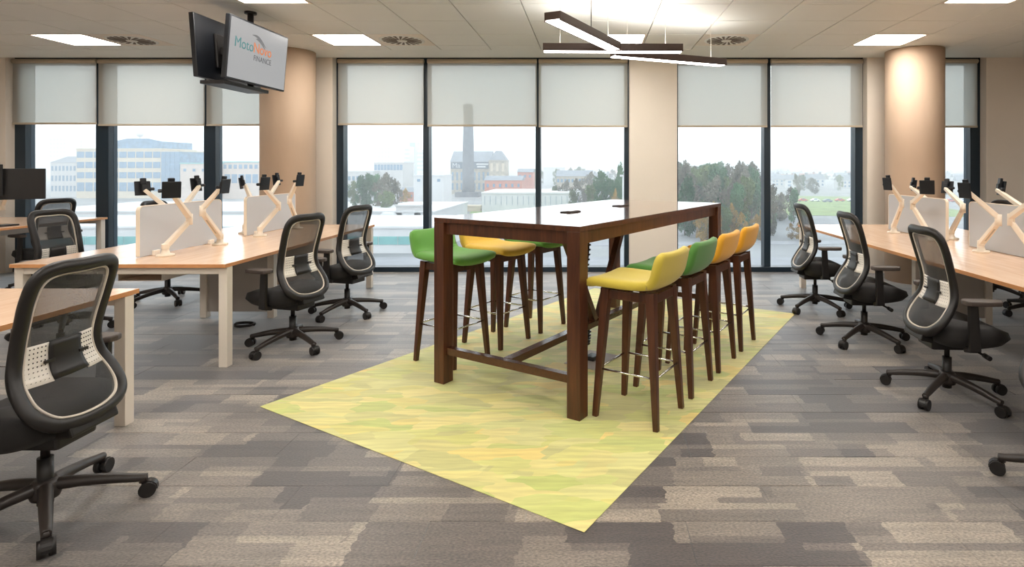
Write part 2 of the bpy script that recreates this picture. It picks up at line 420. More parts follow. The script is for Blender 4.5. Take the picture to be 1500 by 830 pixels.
dup(L0, (*cell(-1, -3), CEIL), 0, 'square recessed ceiling light above the hanging screens at the picture top', LG)
dup(L0, (*cell(9, -3), CEIL), 0, 'square recessed ceiling light at the top right picture edge', LG)
dup(L0, (*cell(-6, -3), CEIL), 0, 'square recessed ceiling light over the far left desks', LG)
k = 0
for i in (-6, -1, 4, 9):
    for j in (-6, -9, -12, -15):
        k += 1
        c = cell(i, j); dup(L0, (c[0], c[1], CEIL-.022), 0, 'square ceiling light panel in the ceiling behind the camera', 'ceiling lights behind the camera')
# round swirl vents on their own tiles
def make_vent():
    t = thing('ceiling_vent', '', 'air vent')
    MB().box(-TX/2+.003, TX/2-.003, -TY/2+.003, TY/2-.003, 0, .02).build('tile_plate', M['white'], t)
    MB().lathe([(.0, -.004), (.235, -.004), (.245, -.001), (.245, .001), (.0, .001)], n=40).build('ring', M['ceil'], t)
    s = MB()
    for k in range(20):
        a = 2*math.pi*k/20
        s.bar((.06*math.cos(a), .06*math.sin(a), -.006), (.215*math.cos(a+.25), .215*math.sin(a+.25), -.006), .012, .004, .03, .004)
    s.build('slot', M['ceil_dark'], t)
    MB().lathe([(0, -.016), (.05, -.014), (.055, -.005), (.055, 0)], n=20).build('hub', M['ceil'], t)
    return t
V0 = make_vent(); tag(V0, 'round white swirl vent in the ceiling beside the leftmost light panel', None, 'round ceiling vents'); V0.location = (*cell(-5, 0), CEIL)
dup(V0, (*cell(0, 0), CEIL), 0, 'round white swirl vent in the ceiling right of the light by the screens', 'round ceiling vents')
dup(V0, (*cell(6, 0), CEIL), 0, 'round white swirl vent in the ceiling right of the pendant lamp', 'round ceiling vents')

# walls
def wall(name, x0, x1, y0, y1, z0=0, z1=CEIL+.03, bev=.0):
    return struct(MB().box(x0, x1, y0, y1, z0, z1).build(name, M['wall'], bevel=bev))
wb = MB()
for x0, x1 in ((-10, -7.64), (-3.79, -3.375), (.50, 1.122), (3.60, 4.06), (5.155, 8)): wb.box(x0, x1, YW, 7.75, 0, CEIL+.03)
struct(wb.build('wall_front', M['wall'], bevel=.004))
wall('wall_left', -10.2, -10, -4, 7.75); wall('wall_right', 8, 8.2, -4, 7.75); wall('wall_back', -10.2, 8.2, -4.2, -4)
# windows: frame, mullions, bottom rail, panes
def window(n, x0, x1, bars, fl, fr, lframe=True, rframe=True):
    t = bpy.data.objects.new(f'window_{n}', None); COL.objects.link(t); t.location = ((x0+x1)/2, 7.65, 0); struct(t)
    ox = (x0+x1)/2
    yf, yb = -.05, .09
    f = MB()
    if lframe: f.box(x0-ox, x0+fl-ox, yf, yb, 0, CEIL+.03)
    if rframe: f.box(x1-fr-ox, x1-ox, yf, yb, 0, CEIL+.03)
    f.box(x0-ox, x1-ox, yf-.03, yb, 0, .065); f.box(x0-ox, x1-ox, yf, yb, CEIL-.06, CEIL+.03)
    f.build('frame', M['frame'], t, bevel=.003, seg=1)
    for a, b in bars: MB().box(a-ox, b-ox, yf-.01, yb, .065, CEIL-.06).build('mullion', M['frame'], t, bevel=.004, seg=1)
    ed = [x0+fl*lframe]+[v for ab in bars for v in ab]+[x1-fr*rframe]
    for i in range(0, len(ed), 2): MB().box(ed[i]-ox, ed[i+1]-ox, .02, .03, .065, CEIL-.06).build('pane', M['glass'], t)
    return t
window(1, -7.64, -3.79, [(-6.56, -6.39), (-5.13, -4.975)], .14, .12)
window(2, -3.375, .50, [(-2.226, -2.15), (-.737, -.672)], .09, .06)
window(3, 1.122, 3.60, [(2.29, 2.375)], .03, .10)
window(4, 4.06, 5.155, [], .05, .13)
# roller blinds
def blind(x0, x1, ypx, label):
    zb = CAMZ+(244-ypx)*7.53/840
    t = thing('roller_blind', label, 'blind', ((x0+x1)/2, 7.535, zb), 0, 'pale roller blinds half lowered')
    h = (x1-x0)/2
    MB().grid(lambda u, v: (-h+2*h*u, .004*math.sin(u*9), .012+v*(CEIL-.05-zb)), 9, 4).build('fabric', M['blind'], t)
    MB().box(-h, h, -.008, .008, -.012, .014).build('bottom_bar', M['bar'], t, bevel=.004)
    MB().cyl((-h, .0, CEIL-.035-zb), (h, .0, CEIL-.035-zb), .03, n=14).build('roller', M['bar'], t)
blind(-7.60, -6.50, 181, 'pale roller blind at the far left end, above the two black monitors')
blind(-6.475, -5.08, 183, 'wide pale roller blind left of the hanging screens')
blind(-5.055, -3.86, 183, 'pale roller blind directly behind the hanging screens')
blind(-3.325, -2.20, 182, 'pale roller blind just right of the left round column')
blind(-2.15, -.715, 184, 'wide pale roller blind in the middle above the brick chimney')
blind(-.690, .478, 185, 'pale roller blind left of the wide beige pier')
blind(1.137, 2.315, 185, 'pale roller blind just right of the wide beige pier')
blind(2.36, 3.565, 185, 'pale roller blind left of the right round column')
blind(4.10, 5.075, 185.5, 'narrow pale roller blind right of the right round column')
# round columns
def column(x, y, r, label):
    m = MB(); m.lathe([(r, 0), (r, .9), (r, 1.6), (r, CEIL+.02)], n=48)
    o = m.build('round_column', M['concrete']); o.location = (x, y, 0)
    bpy.data.objects[o.name].data.materials[0] = M['concrete']
    s = MB(); s.lathe([(r+.004, 0), (r+.004, .1), (r, .104)], n=48); 
    tag(o, label, 'column')
column(-3.74, 7.08, .31, 'round beige concrete column behind the left desk screens')
column(3.96, 7.03, .325, 'round beige concrete column behind the right desk screens')

# ================================================================ RUG, HIGH TABLE, STOOLS
TH = R(31.1)
U = Vector((math.sin(TH), math.cos(TH), 0)); V = Vector((-math.cos(TH), math.sin(TH), 0))
rug = MB().box(0, 3.784, 0, 2.21, .0009, .0032).build('inset_rug', M['rug'], bevel=.0008, seg=1)
rug.location = (-.026, 2.178, 0); rug.rotation_euler = (0, 0, math.atan2(U.y, U.x))
tag(rug, 'yellow green patterned carpet inset laid diagonally under the high table', 'rug')
RZ = .0036
RA = math.atan2(U.y, U.x)          # local +x runs along U, local +y along V
def place(s, t): p = Vector((-.062, 3.12, 0))+U*s+V*t; return (p.x, p.y, RZ)
TL, TW, TH_ = 2.38, 1.11, 1.06
tb = thing('high_table', 'long dark walnut bar-height table standing on the yellow rug', 'table', place(0, 0), RA)
# local: x along length, y across
m = MB(); m.box(0, TL, 0, TW, TH_-.03, TH_-.002); tt = m.build('table_top', M['walnut'], tb, bevel=.002)
MB().box(.001, TL-.001, .001, TW-.001, TH_-.002, TH_).build('veneer', M['walnut_top'], tt)
lw = .085
for x in (0, TL-lw):
    for y in (0, TW-lw): MB().box(x, x+lw, y, y+lw, 0, TH_-.03).build('leg', M['walnut'], tb, bevel=.003)
ap = .022
for y in (ap, TW-ap-.03): MB().box(lw, TL-lw, y, y+.03, TH_-.105, TH_-.03).build('apron', M['walnut'], tb, bevel=.002)
for x in (ap, TL-ap-.03): MB().box(x, x+.03, lw, TW-lw, TH_-.105, TH_-.03).build('apron', M['walnut'], tb, bevel=.002)
for x in (.02, TL-.065): MB().box(x, x+.045, lw, TW-lw, .185, .23).build('stretcher', M['walnut_bar'], tb, bevel=.002)
MB().box(.065, TL-.065, TW/2-.03, TW/2+.03, .188, .232).build('stretcher', M['walnut_bar'], tb, bevel=.002)
for sg in (-1, 1): MB().bar((TL/2-.08+sg*.03, TW/2, .232), (TL/2-.08+sg*.50, TW/2, TH_-.03), .05, .05, up=(0, 1, 0)).build('brace', M['walnut'], tb, bevel=.002)
for sx in (TL*.34, TL*.66):
    g = MB().box(-.07, .07, -.045, .045, 0, .008).build('cable_port', M['black'], tb, bevel=.003); g.location = (sx, TW*.53, TH_)
    MB().box(-.06, .06, -.035, -.005, .008, .013).build('flap', M['walnut_top'], g, bevel=.002)
# cable spine and floor box
sp = thing('cable_spine', 'black cable spine hanging from the table middle down to the floor box', 'cable', place(TL/2-.08, TW/2+.08), RA)
pts = spline([(0, 0, .02), (.02, .0, .2), (-.03, .01, .45), (.01, 0, .75), (0, 0, 1.02)], 8)
MB().tube(pts, .014, n=8).build('cable', M['black'], sp)
l = MB()
for i, p in enumerate(pts[1:-1]): l.cyl((p.x-.0, p.y, p.z-.006), (p.x, p.y, p.z+.006), .024, n=10)
l.build('link', M['black'], sp)
fb = thing('floor_box', 'grey floor box with black cable outlet set in the rug under the table', 'floor box', place(TL/2-.3, TW/2-.1), RA)
MB().box(-.17, .17, -.13, .13, -.002, .006).build('lid', M['panel_grey'], fb, bevel=.002)
MB().box(-.05, .05, -.04, .04, .006, .035).build('outlet', M['black'], fb, bevel=.01)

def make_stool(color):
    t = thing('bar_stool', '', 'stool', group='upholstered bar stools')
    # local +x faces the table; origin on floor at centre
    prof = [(.235, .705), (.20, .716), (.10, .716), (0, .714), (-.10, .720), (-.165, .735), (-.205, .775), (-.226, .845), (-.242, .918)]
    PS = spline([(a, 0, b) for a, b in prof], 4)
    n = len(PS); W = .205
    def hw(v):                                       # half width along the profile, corners rounded
        a = 1.0
        if v < .10: a = .80+.20*math.sqrt(max(0, 1-((.10-v)/.10)**2))
        if v > .90: a = .80+.20*math.sqrt(max(0, 1-((v-.90)/.10)**2))
        return W*a*(1-.05*max(0, v-.6))
    th = .045
    def nrm(i):
        a = PS[max(0, i-1)]; b = PS[min(n-1, i+1)]; d = (b-a).normalized(); return Vector((d.z, 0, -d.x))   # points under / behind
    m = MB(); nu = 13; vs = []
    for side in (0, 1):
        for i in range(n):
            for k in range(nu):
                u = -1+2*k/(nu-1); v = i/(n-1)
                p = PS[i].copy(); nn = -nrm(i)
                y = u*hw(v)
                lift = .020*abs(u)**3*(1 if v < .6 else 0.4)
                edge = (1-.42*abs(u)**8)*(1-.45*(2*abs(v-.5))**12)
                off = th*edge
                q = Vector((p.x, y, p.z+lift)) if side == 0 else Vector((p.x, y, p.z+lift))+nn*(-off)
                if v > .6: q.x += .020*u*u
                vs.append(q)
    fs = []
    o = n*nu
    for i in range(n-1):
        for k in range(nu-1):
            a = i*nu+k
            fs.append((a, a+1, a+nu+1, a+nu)); fs.append((o+a, o+a+nu, o+a+nu+1, o+a+1))
    for i in range(n-1):
        for k in (0, nu-1): a = i*nu+k; fs.append((a, a+nu, o+a+nu, o+a))
    for k in range(nu-1):
        for i in (0, n-1): a = i*nu+k; fs.append((a, a+1, o+a+1, o+a))
    m.add(vs, fs, 0, True)
    s = m.build('seat_shell', color, t)
    sol = s.modifiers.new('pad', 'SOLIDIFY'); sol.thickness = .012; sol.offset = 0
    # wooden frame under the seat
    f = MB()
    for y in (-.135, .135): f.box(-.15, .15, y-.012, y+.012, .655, .704)
    for x in (-.15, .15): f.box(x-.012, x+.012, -.135, .135, .655, .704)
    f.build('apron', M['walnut'], t, bevel=.004)
    for sx in (-1, 1):
        for sy in (-1, 1):
            q = [(sx*.185, sy*.172, 0), (sx*.168, sy*.156, .33), (sx*.150, sy*.140, .635), (sx*.136, sy*.130, .712)]
            l = MB(); l.bar(q[0], q[3], .029, .029, .052, .052, up=(1, 0, 0))
            l.build('leg', M['walnut'], t, bevel=.004)
    z = .265; a, b = .172, .159
    for p, q in (((a, -b, z), (a, b, z)), ((-a, -b, z), (-a, b, z)), ((-a, -b, z), (a, -b, z)), ((-a, b, z), (a, b, z))):
        MB().cyl(p, q, .006, n=8).build('foot_rail', M['chrome'], t)
    return t
SC = {k: make_stool(M[k]) for k in ('lime', 'green', 'orange', 'yellow', 'lgreen')}
AV = math.atan2(V.y, V.x)
SG = 'upholstered bar stools'
def stool(kind, s, t, rz, label):
    if kind in SC: o = SC.pop(kind); SD[kind] = o; o.location = place(s, t); o.rotation_euler = (0, 0, rz); o['label'] = label
    else: o = dup(SD[kind], place(s, t), rz, label, SG)
SD = {}
stool('lime', .28, -.22, AV, 'lime yellow bar stool nearest the camera, right side of high table')
stool('green', .78, -.22, AV, 'dark green bar stool right side of high table, between lime and orange ones')
stool('orange', 1.28, -.22, AV, 'orange yellow bar stool right side of table, next behind the green one')
stool('orange', 1.80, -.22, AV, 'orange yellow bar stool at the far right end of the right-hand row')
stool('lgreen', .40, 1.345, AV+math.pi, 'light green bar stool left side of high table, nearest of that row')
stool('yellow', .89, 1.345, AV+math.pi, 'soft yellow bar stool left side of high table, between two green ones')
stool('lgreen', 1.40, 1.345, AV+math.pi, 'light green bar stool left side of high table, behind the soft yellow one')

# ================================================================ OFFICE CHAIRS
XB = [(.38, -.182), (.42, -.188), (.46, -.178), (.53, -.135), (.60, -.090), (.67, -.076), (.74, -.084), (.83, -.108), (.93, -.138), (1.04, -.175)]
XS = [(p.x, p.y) for p in spline([(a, b, 0) for a, b in XB], 6)]
def xb(z, wd=0): return lerp(XS, z)+.9*wd*wd
OUT = [(0, 1.006), (.118, 1.004), (.166, .970), (.176, .89), (.171, .79), (.169, .69), (.182, .61), (.198, .54), (.194, .475), (.150, .425), (.075, .405), (0, .401)]
OUT2 = OUT+[(-a, b) for a, b in OUT[-2:0:-1]]
LOOP = spline([(a, b, 0) for a, b in OUT2], 5, True)
HW = sorted([(p.y, p.x) for p in spline([(a, b, 0) for a, b in OUT], 6)])
def hwid(z): return max(.02, lerp(HW, z))
def make_chair():
    t = thing('office_chair', '', 'office chair', group='black mesh-back office chairs')
    # base: five separate legs, each with its twin-wheel castor
    hb = MB(); hb.lathe([(.045, .075), (.05, .09), (.048, .135), (.035, .15)], n=20)
    hb.build('hub', M['base'], t)
    lm = MB()
    lm.tube(spline([(.02, 0, .122), (.12, 0, .114), (.22, 0, .098), (.29, 0, .083), (.328, 0, .078)], 4), .025, .027, n=10, ref=(0, 0, 1), radii=[1-.42*i/16 for i in range(17)])
    lm.cyl((.315, 0, .06), (.315, 0, .085), .016, n=12)
    cm = MB()
    for s in (-1, 1): cm.cyl((.332, s*.006, .031), (.332, s*.026, .031), .031, n=18)
    hood = [(.332+.034*math.cos(R(a)), .031+.034*math.sin(R(a))) for a in range(-10, 150, 20)]
    hv = [(x, y, z) for y in (-.014, .014) for x, z in hood]
    n = len(hood)
    cm.add(hv, [(i, i+1, n+i+1, n+i) for i in range(n-1)]+[list(range(n)), list(range(n, 2*n))[::-1]], 0)
    cm.cyl((.318, 0, .05), (.318, 0, .075), .010, n=10)
    l0 = lm.build('base_leg', M['base'], t); c0 = cm.build('castor', M['black'], l0)
    for k in range(5):
        a = R(3+72*k)
        if k == 0: l = l0
        else:
            l = l0.copy(); COL.objects.link(l); l.parent = t
            c = c0.copy(); COL.objects.link(c); c.parent = l
        l.rotation_euler = (0, 0, a)
    MB().cyl((0, 0, .05), (0, 0, .235), .026, n=18).cyl((0, 0, .235), (0, 0, .33), .015, n=14).build('gas_column', M['black'], t)
    MB().box(-.13, .12, -.09, .09, .30, .36).bar((-.04, 0, .33), (-.13, 0, .352), .13, .045, .16, .04).build('mechanism', M['black'], t, bevel=.012)
    MB().cyl((.06, -.09, .33), (.09, -.225, .315), .007, n=8).cyl((.09, -.215, .316), (.095, -.262, .31), .014, n=10).build('lever', M['black'], t)
    # seat cushion
    def shape(v):
        a = 2*math.pi*v; c, s = math.cos(a), math.sin(a)
        e = .55
        return (.058+.208*math.copysign(abs(c)**e, c), .25*math.copysign(abs(s)**e, s))
    m = MB(); N = 40; rings = [(.55, .350, 0), (.90, .352, 0), (1.0, .385, 0), (1.0, .425, 0), (.965, .452, 1), (.8, .466, 1), (.45, .463, 1), (.02, .460, 1)]
    vs = []
    for sc, z, top in rings:
        for k in range(N):
            x, y = shape(k/N); drop = -.030*max(0, x/.26-.55)*2 if top or z > .4 else .03*max(0, x/.26-.2)
            rise = .012*(y/.25)**2 if top else 0
            vs.append((x*sc+.01, y*sc, z+drop+rise))
    fs = [(j*N+k, j*N+(k+1) % N, (j+1)*N+(k+1) % N, (j+1)*N+k) for j in range(len(rings)-1) for k in range(N)]
    fs += [list(range(N))[::-1], list(range((len(rings)-1)*N, len(rings)*N))]
    m.add(vs, fs, 0, True); m.build('seat', M['seat_black'], t)
    # back frame
    pts = [Vector((xb(p.y, p.x), p.x, p.y)) for p in LOOP]
    fr = MB(); fr.tube(pts, .021, .026, n=10, closed=True, ref=(1, 0, 0)); bf = fr.build('back_frame', M['black'], t)
    tr = MB(); tp = []
    for p in LOOP:
        c = Vector((0, .68)); q = Vector((p.x*.855, c.y+(p.y-c.y)*.915)); tp.append(Vector((xb(q.y, q.x)+.002, q.x, q.y)))
    tr.tube(tp, .010, .0055, n=6, closed=True, ref=(1, 0, 0)); tr.build('trim', M['rim'], bf)
    def sheet(name, z0, z1, mt, f0=-1, f1=1, off=0, par=bf, nu=9, nv=8, th=0):
        g = MB()
        def fn(u, v):
            z = z0+(z1-z0)*v; k = f0+(f1-f0)*u; wd = hwid(z)*.92*k
            return (xb(z, wd)+off, wd, z)
        g.grid(fn, nu, nv); o = g.build(name, mt, par)
        if th: s = o.modifiers.new('thick', 'SOLIDIFY'); s.thickness = th; s.offset = 0
        return o
    sheet('upper_mesh', .707, .998, M['mesh'], nv=12)
    sheet('lower_mesh', .418, .575, M['mesh'], nv=10)
    sheet('lumbar_pad', .570, .712, M['black'], -.42, .42, .0, th=.02)
    for sg in (-1, 1):
        a, b = sorted((sg*.42, sg*.98))
        pl = sheet('lumbar_plate', .565, .712, M['plate'], a, b, .0, th=.006)
        d = MB()
        for i in range(6):
            for j in range(8):
                z = .578+.122*j/7; wd = hwid(z)*.92*sg*(.5+.42*i/5)
                for off in (-.0038, .0038): 
                    cx = xb(z, wd)+off
                    d.add([(cx, wd+.0034*math.cos(k*math.pi/3), z+.0034*math.sin(k*math.pi/3)) for k in range(6)], [list(range(6))])
        d.build('perforation', M['black'], pl)['kind'] = 'stuff'
        z = .642; wd = hwid(z)*.92*sg*.45
        MB().bar((xb(z, wd)-.012, wd-.02*sg, z), (xb(z, wd)-.012, wd+.022*sg, z), .010, .012).build('slider', M['black'], pl, bevel=.003)
    MB().bar((-.09, 0, .350), (xb(.405)-.012, 0, .385), .16, .04, .22, .055).build('back_bracket', M['black'], t, bevel=.01)
    # armrests
    for sg in (-1, 1):
        y = sg*.275
        a = MB(); a.bar((.0, y-.06*sg, .345), (.0, y, .36), .05, .03); a.bar((.005, y, .35), (-.005, y, .615), .028, .062, .026, .05, up=(1, 0, 0))
        ar = a.build('armrest', M['black'], t, bevel=.008)
        pd = MB(); pd.prism([(-.064, -.033), (-.045, -.042), (.07, -.044), (.125, -.034), (.145, 0), (.125, .034), (.07, .044), (-.045, .042), (-.064, .033), (-.072, 0)], -.014, .014)
        p = pd.build('arm_pad', M['pad'], ar, bevel=.009, seg=3); p.location = (.01, y, .628)
    return t
CH = make_chair(); CG = 'black mesh-back office chairs'
chairs = [
 (-2.175, 2.285, 180, 1.0, 'black mesh office chair in the left foreground, back turned, at the nearest desk'),
 (-2.31, 4.44, 164, 1.0, 'black mesh office chair right side of left desk, nearer the camera of its two'),
 (-2.31, 5.43, 164, 1.0, 'black mesh office chair right side of left desk, nearest the window'),
 (-4.45, 4.85, -8, .995, 'black mesh office chair behind the near left corner of the left desk'),
 (-6.20, 6.56, 165, 1.0, 'black mesh office chair facing the two black monitors at far left'),
 (-4.38, 5.93, 2, 1.01, 'black mesh office chair behind the near grey screen of the left desk'),
 (2.165, 3.49, -4, 1.0, 'black mesh office chair at right desk, nearest of three seen whole'),
 (2.18, 4.58, -3, 1.0, 'black mesh office chair at right desk, middle of three seen whole'),
 (2.19, 5.61, -3, 1.0, 'black mesh office chair at right desk, nearest the window'),
 (2.12, 2.42, 2, 1.0, 'black office chair cut by the right picture edge, only a castor and arm showing'),
 (4.20, 5.33, 178, 1.0, 'black office chair on the far side of the right desk, base seen beneath'),
 (4.30, 6.16, 182, 1.0, 'black office chair on the far side of the right desk, back above the screen'),
]
for i, (x, y, a, sc, lb) in enumerate(chairs):
    if i == 0: CH.location = (x, y, 0); CH.rotation_euler = (0, 0, R(a)); CH['label'] = lb
    else: dup(CH, (x, y, 0), R(a), lb, CG, None if sc == 1 else sc)
# castors of the base stay where the photo has them: turn each base against its seat
def turn_base(chair, ang):
    k = 0
    for c in kids(chair):
        if c.name.startswith('base_leg'): c.rotation_euler = (0, 0, R(ang+72*k)-chair.rotation_euler.z); k += 1
allc = [o for o in bpy.data.objects if o.name.startswith('office_chair')]
for c, a in zip(sorted(allc, key=lambda o: o.name), (26, 35, 35, 20, 10, 33, 3, 3, 3, 3, 36, 0)): turn_base(c, a)

# ================================================================ DESKS
def make_desk(label, x0, x1, y0, y1, mids, zt=.72):
    cx = (x0+x1)/2; W = (x1-x0)/2; L = y1-y0
    t = thing('bench_desk', label, 'desk', (cx, y0, 0), 0, 'white-legged bench desks')
    MB().box(-W+.002, W-.002, .002, L-.002, zt-.025, zt).build('desk_top', M['beech'], t, bevel=.001, seg=1)
    e = MB()
    e.box(-W, W, -.0, .002, zt-.025, zt-.001); e.box(-W, W, L-.002, L, zt-.025, zt-.001); e.box(-W, -W+.002, .002, L-.002, zt-.025, zt-.001); e.box(W-.002, W, .002, L-.002, zt-.025, zt-.001)
    e.build('edge_band', M['beech_edge'], t)
    for sx in (-1, 1):
        for y in (.03, L-.09): 
            x = sx*(W-.035)
            MB().box(x-.03, x+.03, y, y+.06, 0, zt-.027).build('leg', M['white'], t, bevel=.003)
    r = MB()
    for y in (.035, L-.085): r.box(-W+.065, W-.065, y, y+.05, zt-.075, zt-.027)
    for sx in (-1, 1): x = sx*(W-.30); r.box(x-.02, x+.02, .085, L-.085, zt-.065, zt-.027)
    r.build('rail', M['white'], t, bevel=.002)
    k = MB(); k.box(-.16, .16, .2, L-.2, zt-.155, zt-.15); k.box(-.16, -.155, .2, L-.2, zt-.15, zt-.09); k.box(.155, .16, .2, L-.2, zt-.15, zt-.09)
    k.build('cable_tray', M['white'], t)
    for my in mids:
        p = MB().box(-.31, .31, my-.012, my+.012, .055, zt-.07).build('leg_panel', M['panel_grey'], t, bevel=.003)
        for sx in (-1, 1): MB().box(sx*.31-.03, sx*.31+.03, my-.03, my+.03, 0, zt-.03).build('panel_foot', M['white'], p, bevel=.003)
    return t
make_desk('left beech bench desk with white legs carrying two grey screens', -4.0, -2.515, 3.94, 6.66, [1.36])
make_desk('beech bench desk in the left foreground beside the big office chair', -4.0, -2.49, .47, 3.16, [1.3])
make_desk('right beech bench desk with white legs running along the right side', 2.40, 3.98, 1.75, 6.66, [.8, 3.32])
make_desk('far left bench desk against the windows carrying black monitors', -7.8, -6.19, 4.7, 7.34, [1.3], .745)

SCG = 'grey desk divider screens'
def screen(x, y0, y1, label, z=.72):
    L = y1-y0; h = .375; t = thing('desk_screen', label, 'desk divider', (x, y0, z), 0, SCG)
    r = .035
    poly = [(0, .004), (L, .004)]+[(L-r+r*math.cos(R(a)), h-r+r*math.sin(R(a))) for a in range(0, 91, 15)]+[(r+r*math.cos(R(a)), h-r+r*math.sin(R(a))) for a in range(90, 181, 15)]
    M4 = Matrix(((0, 0, 1, 0), (1, 0, 0, 0), (0, 1, 0, 0), (0, 0, 0, 1)))
    MB().prism(poly, -.012, .012, 0, M4).build('fabric_panel', M['screen_fab'], t, bevel=.002, seg=1)
    e = [Vector((0, a, b)) for a, b in poly]
    MB().tube(e, .005, .0145, n=8, closed=False, ref=None).build('edge_trim', M['warmwhite'], t) if False else None
    b = MB()
    for i in range(len(poly)-1 if False else len(poly)):
        p, q = poly[i], poly[(i+1) % len(poly)]
        if p[1] < .01 and q[1] < .01: continue
        b.bar((0, p[0], p[1]), (0, q[0], q[1]), .028, .006, up=(1, 0, 0)) if False else b.add([(sx*.0135, pp[0]+o*(pp[0]-L/2)/abs(pp[0]-L/2)*(.004 if 1 else 0), pp[1]+o*.004) for pp in (p, q) for sx, o in ((-1, 0), (1, 0), (1, 1), (-1, 1))], [(0, 1, 5, 4), (1, 2, 6, 5), (2, 3, 7, 6), (3, 0, 4, 7)])
    b.build('edge_trim', M['warmwhite'], t)
    for yy in (.15, L-.15): MB().box(-.03, .03, yy-.03, yy+.03, -.0, .035).build('clamp', M['white'], t, bevel=.003)
    return t
screen(-3.335, 4.22, 5.15, 'grey fabric screen on the left desk, nearer the camera')
screen(-3.335, 5.53, 6.44, 'grey fabric screen on the left desk, near the round column')
screen(3.19, 5.14, 6.13, 'grey fabric screen on the right desk in front of the round column')
screen(3.19, 3.80, 4.82, 'grey fabric screen on the right desk, cut by the picture edge')
screen(-6.98, 5.3, 6.35, 'grey fabric screen behind the black monitors at far left', .745)

AG = 'white monitor arms with black head plates'
def arm(base, elbow, head, yaw, label, z=.72, tilt=8):
    b = Vector((base[0], base[1], z)); e = Vector(elbow)-b; h = Vector(head)-b
    t = thing('monitor_stand', label, 'monitor arm', b, 0, AG)
    MB().lathe([(.058, 0), (.06, .004), (.058, .014), (.03, .018), (.022, .05), (.022, .075)], n=20).build('base_plate', M['warmwhite'], t)
    s = Vector((0, 0, .07))
    MB().bar(s, e, .044, .036, .036, .03).cyl(s+Vector((0, 0, -.02)), s+Vector((0, 0, .022)), .026, n=14).build('lower_arm', M['warmwhite'], t, bevel=.006)
    d = (e-s).normalized(); MB().bar(s+(e-s)*.25+Vector((0, 0, -.021)), s+(e-s)*.8+Vector((0, 0, -.019)), .012, .004).build('cable_clip', M['bar'], t)
    e2 = e+Vector((0, 0, .035))
    MB().cyl(e-Vector((0, 0, .028)), e2+Vector((0, 0, .022)), .023, n=14).build('elbow', M['warmwhite'], t)
    tip = h+Vector((0, 0, -.02))
    MB().bar(e2, tip, .04, .036, .028, .028).build('upper_arm', M['warmwhite'], t, bevel=.006)
    Mh = Matrix.Translation(h) @ Matrix.Rotation(yaw, 4, 'Z') @ Matrix.Rotation(R(tilt), 4, 'Y')
    hd = MB(); hd.box(.030, .042, -.056, .056, -.062, .056, 0, Mh); hd.box(0, .03, -.018, .018, -.03, .03, 0, Mh); hd.box(.008, .03, -.02, .02, .03, .078, 0, Mh)
    hd.cyl(Mh @ Vector((.02, -.075, -.012)), Mh @ Vector((.02, .02, -.012)), .013, n=10)
    hd.build('head_plate', M['monitor'], t, bevel=.003, seg=1)
# left desk: near module then far module; camera-side arms, then far-side arms
arm((-3.20, 4.31), (-3.14, 4.48, .965), (-2.985, 4.07, 1.235), R(-45), 'white monitor arm on left desk, near screen, first from the left on the camera side')
arm((-3.19, 4.93), (-3.13, 4.62, 1.02), (-2.99, 4.63, 1.24), R(0), 'white monitor arm on left desk, near screen, second on the camera side')
arm((-3.47, 4.60), (-3.52, 4.78, 1.00), (-3.66, 4.70, 1.22), R(150), 'white monitor arm behind the near left screen, head leftmost of all')
arm((-3.47, 4.97), (-3.52, 4.93, .99), (-3.56, 5.21, 1.235), R(170), 'white monitor arm behind the near left screen, nearer the mullion')
arm((-3.20, 5.54), (-3.13, 5.74, .98), (-2.99, 5.20, 1.245), R(-10), 'white monitor arm on left desk, far screen, first on the camera side')
arm((-3.19, 6.22), (-3.13, 5.95, 1.03), (-2.99, 5.83, 1.258), R(-10), 'white monitor arm on left desk, far screen, before the round column')
arm((-3.47, 5.75), (-3.52, 5.95, 1.00), (-3.60, 5.96, 1.225), R(200), 'white monitor arm behind the far left screen, head left of the column')
arm((-3.47, 6.25), (-3.52, 6.22, .99), (-3.56, 6.54, 1.245), R(170), 'white monitor arm behind the far left screen, head against the column')
# right desk
arm((3.06, 5.80), (3.01, 5.56, 1.02), (2.83, 5.42, 1.235), R(190), 'white monitor arm on right desk, far screen, leftmost of the group by the column')
arm((3.06, 5.20), (2.99, 5.33, 1.02), (2.84, 4.84, 1.225), R(232), 'white monitor arm on right desk, far screen, camera side with black square head')
arm((3.33, 5.85), (3.37, 5.70, 1.00), (3.38, 6.07, 1.20), R(-10), 'white monitor arm behind the far right screen, head against the column')
arm((3.33, 5.30), (3.37, 5.20, 1.00), (3.42, 5.54, 1.20), R(28), 'white monitor arm behind the far right screen, head before the window')
arm((3.06, 4.50), (3.01, 4.24, .98), (2.83, 4.30, 1.22), R(190), 'white monitor arm on right desk, nearer screen, head before the dark frame')
arm((3.06, 3.95), (2.98, 4.07, 1.00), (2.82, 3.62, 1.22), R(160), 'white monitor arm on right desk, nearer screen, cut by the picture edge')
arm((3.33, 4.55), (3.37, 4.40, 1.00), (3.36, 4.75, 1.22), R(-10), 'white monitor arm behind the nearer right screen, head against the beige wall')
